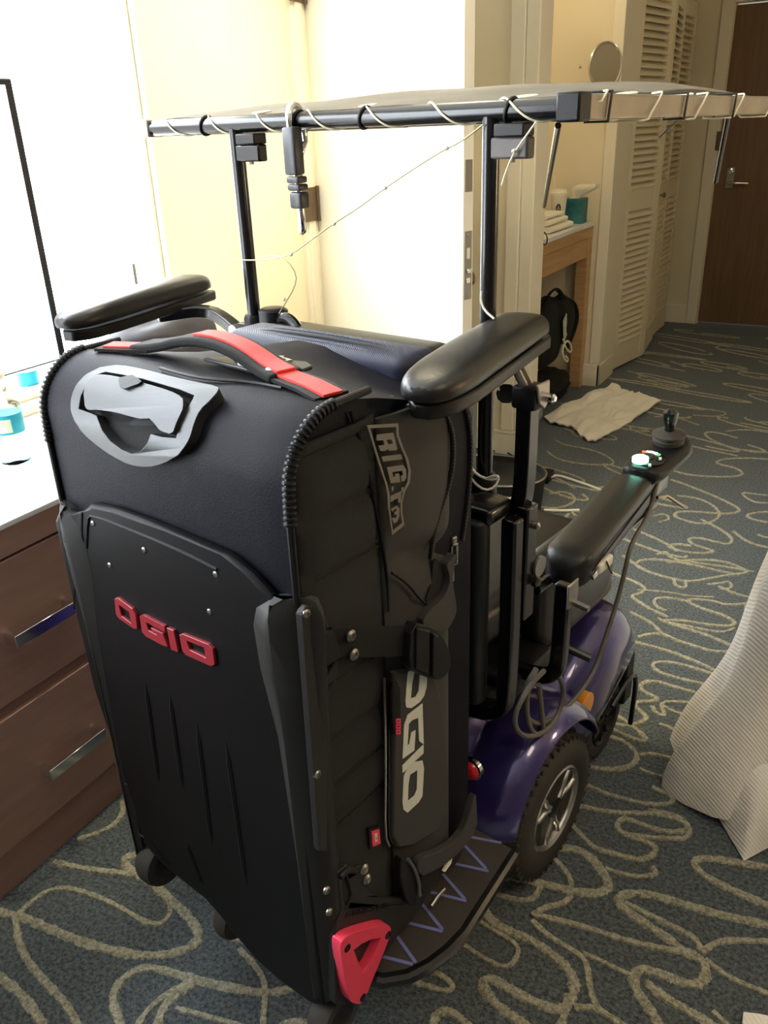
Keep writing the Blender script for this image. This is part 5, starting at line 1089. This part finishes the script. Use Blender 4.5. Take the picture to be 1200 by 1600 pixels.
# bags under the counter
bgx, bgy = -1.40, 4.28
bb = thing('black_shoulder_bag', 'black shoulder bag with a loop handle hanging under the vanity counter', 'bag', (bgx, bgy, .16), 'W')
blob('bag_body', 'blackfab', bb, (bgx-.03, bgy-.05, .40), (.085, .19, .18), .10, 2.2, 2, 2.6)
blob('bag_flap', 'blackfab', bb, (bgx+.01, bgy+.08, .44), (.07, .14, .13), .10, 2.2, 12, 2.4)
MB().tube([(bgx+.0, bgy-.15, .56), (bgx+.02, bgy-.13, .62), (bgx+.03, bgy-.06, .635), (bgx+.03, bgy+.02, .60), (bgx+.04, bgy+.05, .56)], .012, 8, smooth=2, flat=.5).build('bag_handle', 'blackfab', bb)
MB().tube([(bgx+.03, bgy+.02, .56), (bgx+.06, bgy+.16, .54), (bgx+.07, bgy+.23, .44), (bgx+.06, bgy+.18, .34), (bgx+.05, bgy+.10, .28)], .014, 8, smooth=2, flat=.5).build('bag_strap', 'blackfab', bb)
tg = wy((882, 515), bgy-.06) ; 
MB().obox(wx((883, 512), bgx+.075), (.006, .075, .13), (.35, 0, .1)).build('card_pouch', 'tag', bb, bevel=.004)
MB().tube([wx(p, bgx+.082) for p in ((880,530),(884,545),(892,552),(893,540),(886,530),(878,545),(880,560),(886,566),(888,560),(882,556))], .006, 6, smooth=2).build('cream_cord', 'creamcord', bb)
ba = thing('black_fleece_bundle', 'crumpled black fleece bundle on the floor under the hanging bag', 'clothing', (-1.44, 4.34, 0), 'W')
blob('fleece', 'blackfab', ba, (-1.44, 4.34, .075), (.11, .20, .085), .25, 3, 9, 2.3, floorz=.001)
pg = thing('plastic_bag', 'crumpled pale green plastic bag on the carpet beside the white towel', 'plastic bag', (-1.36, 3.95, 0), 'W')
blob('bag_film', 'plasticbag', pg, (-1.37, 3.92, .085), (.05, .09, .11), .30, 4, 6, 2.2, floorz=.001)
# towel on the floor
def towel_pt(i, j):
    cs = [wz(p, 0) for p in ((850, 655), (930, 694), (1033, 632), (955, 606))]
    a = cs[0].lerp(cs[1], i); b = cs[3].lerp(cs[2], i); p = a.lerp(b, j)
    w_ = noise.noise(Vector((i*3.1, j*3.5, 2)))
    p = p + Vector((.05*noise.noise(Vector((i*2, j*3, 5))), .06*noise.noise(Vector((i*3, j*2, 9))), 0))
    z = .010 + .030*max(0, w_+.2) + .022*abs(noise.noise(Vector((i*7, j*6, 4)))) + (.02 if i < .12 else 0)*math.sin(j*7)**2
    return (p.x, p.y, z)
ft = MB().grid(towel_pt, 44, 44, (0, 0, -.008)).build('floor_towel', 'towel', None, smooth=60); tag(ft, 'crumpled white towel spread on the carpet in front of the vanity', 'towel')
# oval bin, adapter and cables behind the scooter
bn = wz((775, 735), .26)
wb = thing('oval_waste_bin', 'low dark oval waste bin behind the right canopy post', 'bin', (bn.x, bn.y, 0), 'W')
def ell(r, z): return [Vector((bn.x+r*1.25*math.cos(k*math.pi/18), bn.y+r*math.sin(k*math.pi/18), z)) for k in range(36)]
MB().loft([ell(.11, 0), ell(.13, .01), ell(.145, .24), ell(.148, .26), ell(.142, .262), ell(.135, .245), ell(.05, .240)]).build('bin_body', 'blackfab', wb, smooth=50)
MB().tube(ell(.148, .262), .004, 6, closed=True).build('bin_rim', 'steel', wb)
ad = wz((845, 742), .02)
pa = thing('power_adapter', 'black power adapter with white cable lying on the carpet', 'adapter', (ad.x, ad.y, 0), 'W')
MB().rbox((ad.x-.075, ad.y-.05, .0005), (ad.x+.05, ad.y+.04, .042), [(lambda m, d: True, .008, 3)]).build('adapter_case', 'plastic', pa, smooth=40)
MB().tube([ad+Vector((.045, -.01, 0))]+[wz(p, .006) for p in ((870,742),(895,750),(925,760))]+[wz((960, 775), .006)], .006, 8, smooth=2).build('white_lead', 'whitecable', pa)
MB().tube([wz(p, .006) for p in ((850,797),(880,798),(905,797))], .006, 8).build('white_lead', 'whitecable', pa)
MB().tube([ad+Vector((-.06, 0, 0))]+[wz(p, .01) for p in ((825,735),(805,715),(785,702),(765,706),(740,700))], .004, 8, smooth=2).build('black_lead', 'blackcable', pa)
# ============================================================ BED
bed = thing('bed', 'bed with white ribbed linen hanging over its corner at the right edge', 'bed', (.9, 2.5, 0), 'W')
MB().rbox((.02, 1.68, .30), (2.1, 3.7, .61), [(lambda m, d: True, .05, 4)]).build('mattress', 'linen', bed, smooth=50)
MB().box((.10, 1.70, .0), (2.06, 3.66, .30)).build('bed_base', 'dresser', bed, bevel=.004)
plan = [(-.02, 3.72), (-.025, 3.0), (-.03, 2.4), (-.035, 2.0), (-.045, 1.80), (-.045, 1.68), (-.01, 1.61), (.10, 1.60), (.30, 1.61), (.7, 1.61), (1.3, 1.61), (2.1, 1.61)]
pl3 = smoothpath([(a, b, 0) for a, b in plan], 3)
nP = len(pl3)
def drape(i, j):
    k = min(nP-1, int(round(i*(nP-1)))); p = pl3[k]; a = pl3[max(0, k-1)]; b = pl3[min(nP-1, k+1)]; t = (b-a).normalized(); n_ = Vector((t.y, -t.x, 0))
    if n_.dot(Vector((1.0, 2.6, 0))-p) > 0: n_ = -n_
    cd_ = (p-Vector((-.03, 1.66, 0))).length; cw_ = math.exp(-(cd_/.16)**2)
    hem = .085*(1-cw_) + .012*cw_ + .012*math.sin(k*.5)
    z = .66 + (hem-.66)*j
    flare = (.012+.030*j+ .10*cw_*j**1.6) + .018*j*math.sin(k*.95+1.0) + .02*cw_*math.sin(j*9)*j
    if p.y < 1.66: flare -= .085*math.exp(-((p.x-.022)/.018)**2)*min(1, j*2.2); flare += .030*math.exp(-((p.x-.085)/.04)**2)*j
    flare += .016*j*math.sin(p.x*26+p.y*9)
    q = p + n_*flare + Vector((0, 0, z))
    if j == 0: q = q - n_*.06 + Vector((0, 0, .012))
    return q
MB().grid(drape, nP-1, 26).build('bed_linen', 'linen', bed, smooth=180)
MB().rbox((-.01, 1.64, .600), (2.1, 3.72, .674), [(lambda m, d: True, .025, 4)]).build('bed_cover', 'linen', bed, smooth=50)
tip = wz((1163, 1320), .004)
MB().grid(lambda i, j: Vector((-.085+.17*i, 1.60-.17*j*(1-abs(2*i-1)*.75), .19*(1-j)**1.3+.006+.02*math.sin(i*9)*(1-j)+.055*math.sin(math.pi*j)*math.sin(math.pi*i))), 18, 18).build('linen_corner', 'linen', bed, smooth=180)
sh_ = MB().grid(lambda i, j: Vector((.045+.5*i+.03*j, 1.085-.5*j+.02*math.sin(i*6), .012+.05*math.sin(math.pi*min(1, i*1.3))*math.sin(math.pi*min(1, j*1.2))+.01*noise.noise(Vector((i*6, j*6, 0))))), 20, 20, (0, 0, -.008)).build('bed_sheet', 'linen', None, smooth=60)
tag(sh_, 'white sheet lying on the carpet at the bottom right corner', 'sheet')
# internal build notes are not part of the scene
for o in bpy.data.objects:
    if '_base' in o: del o['_base']
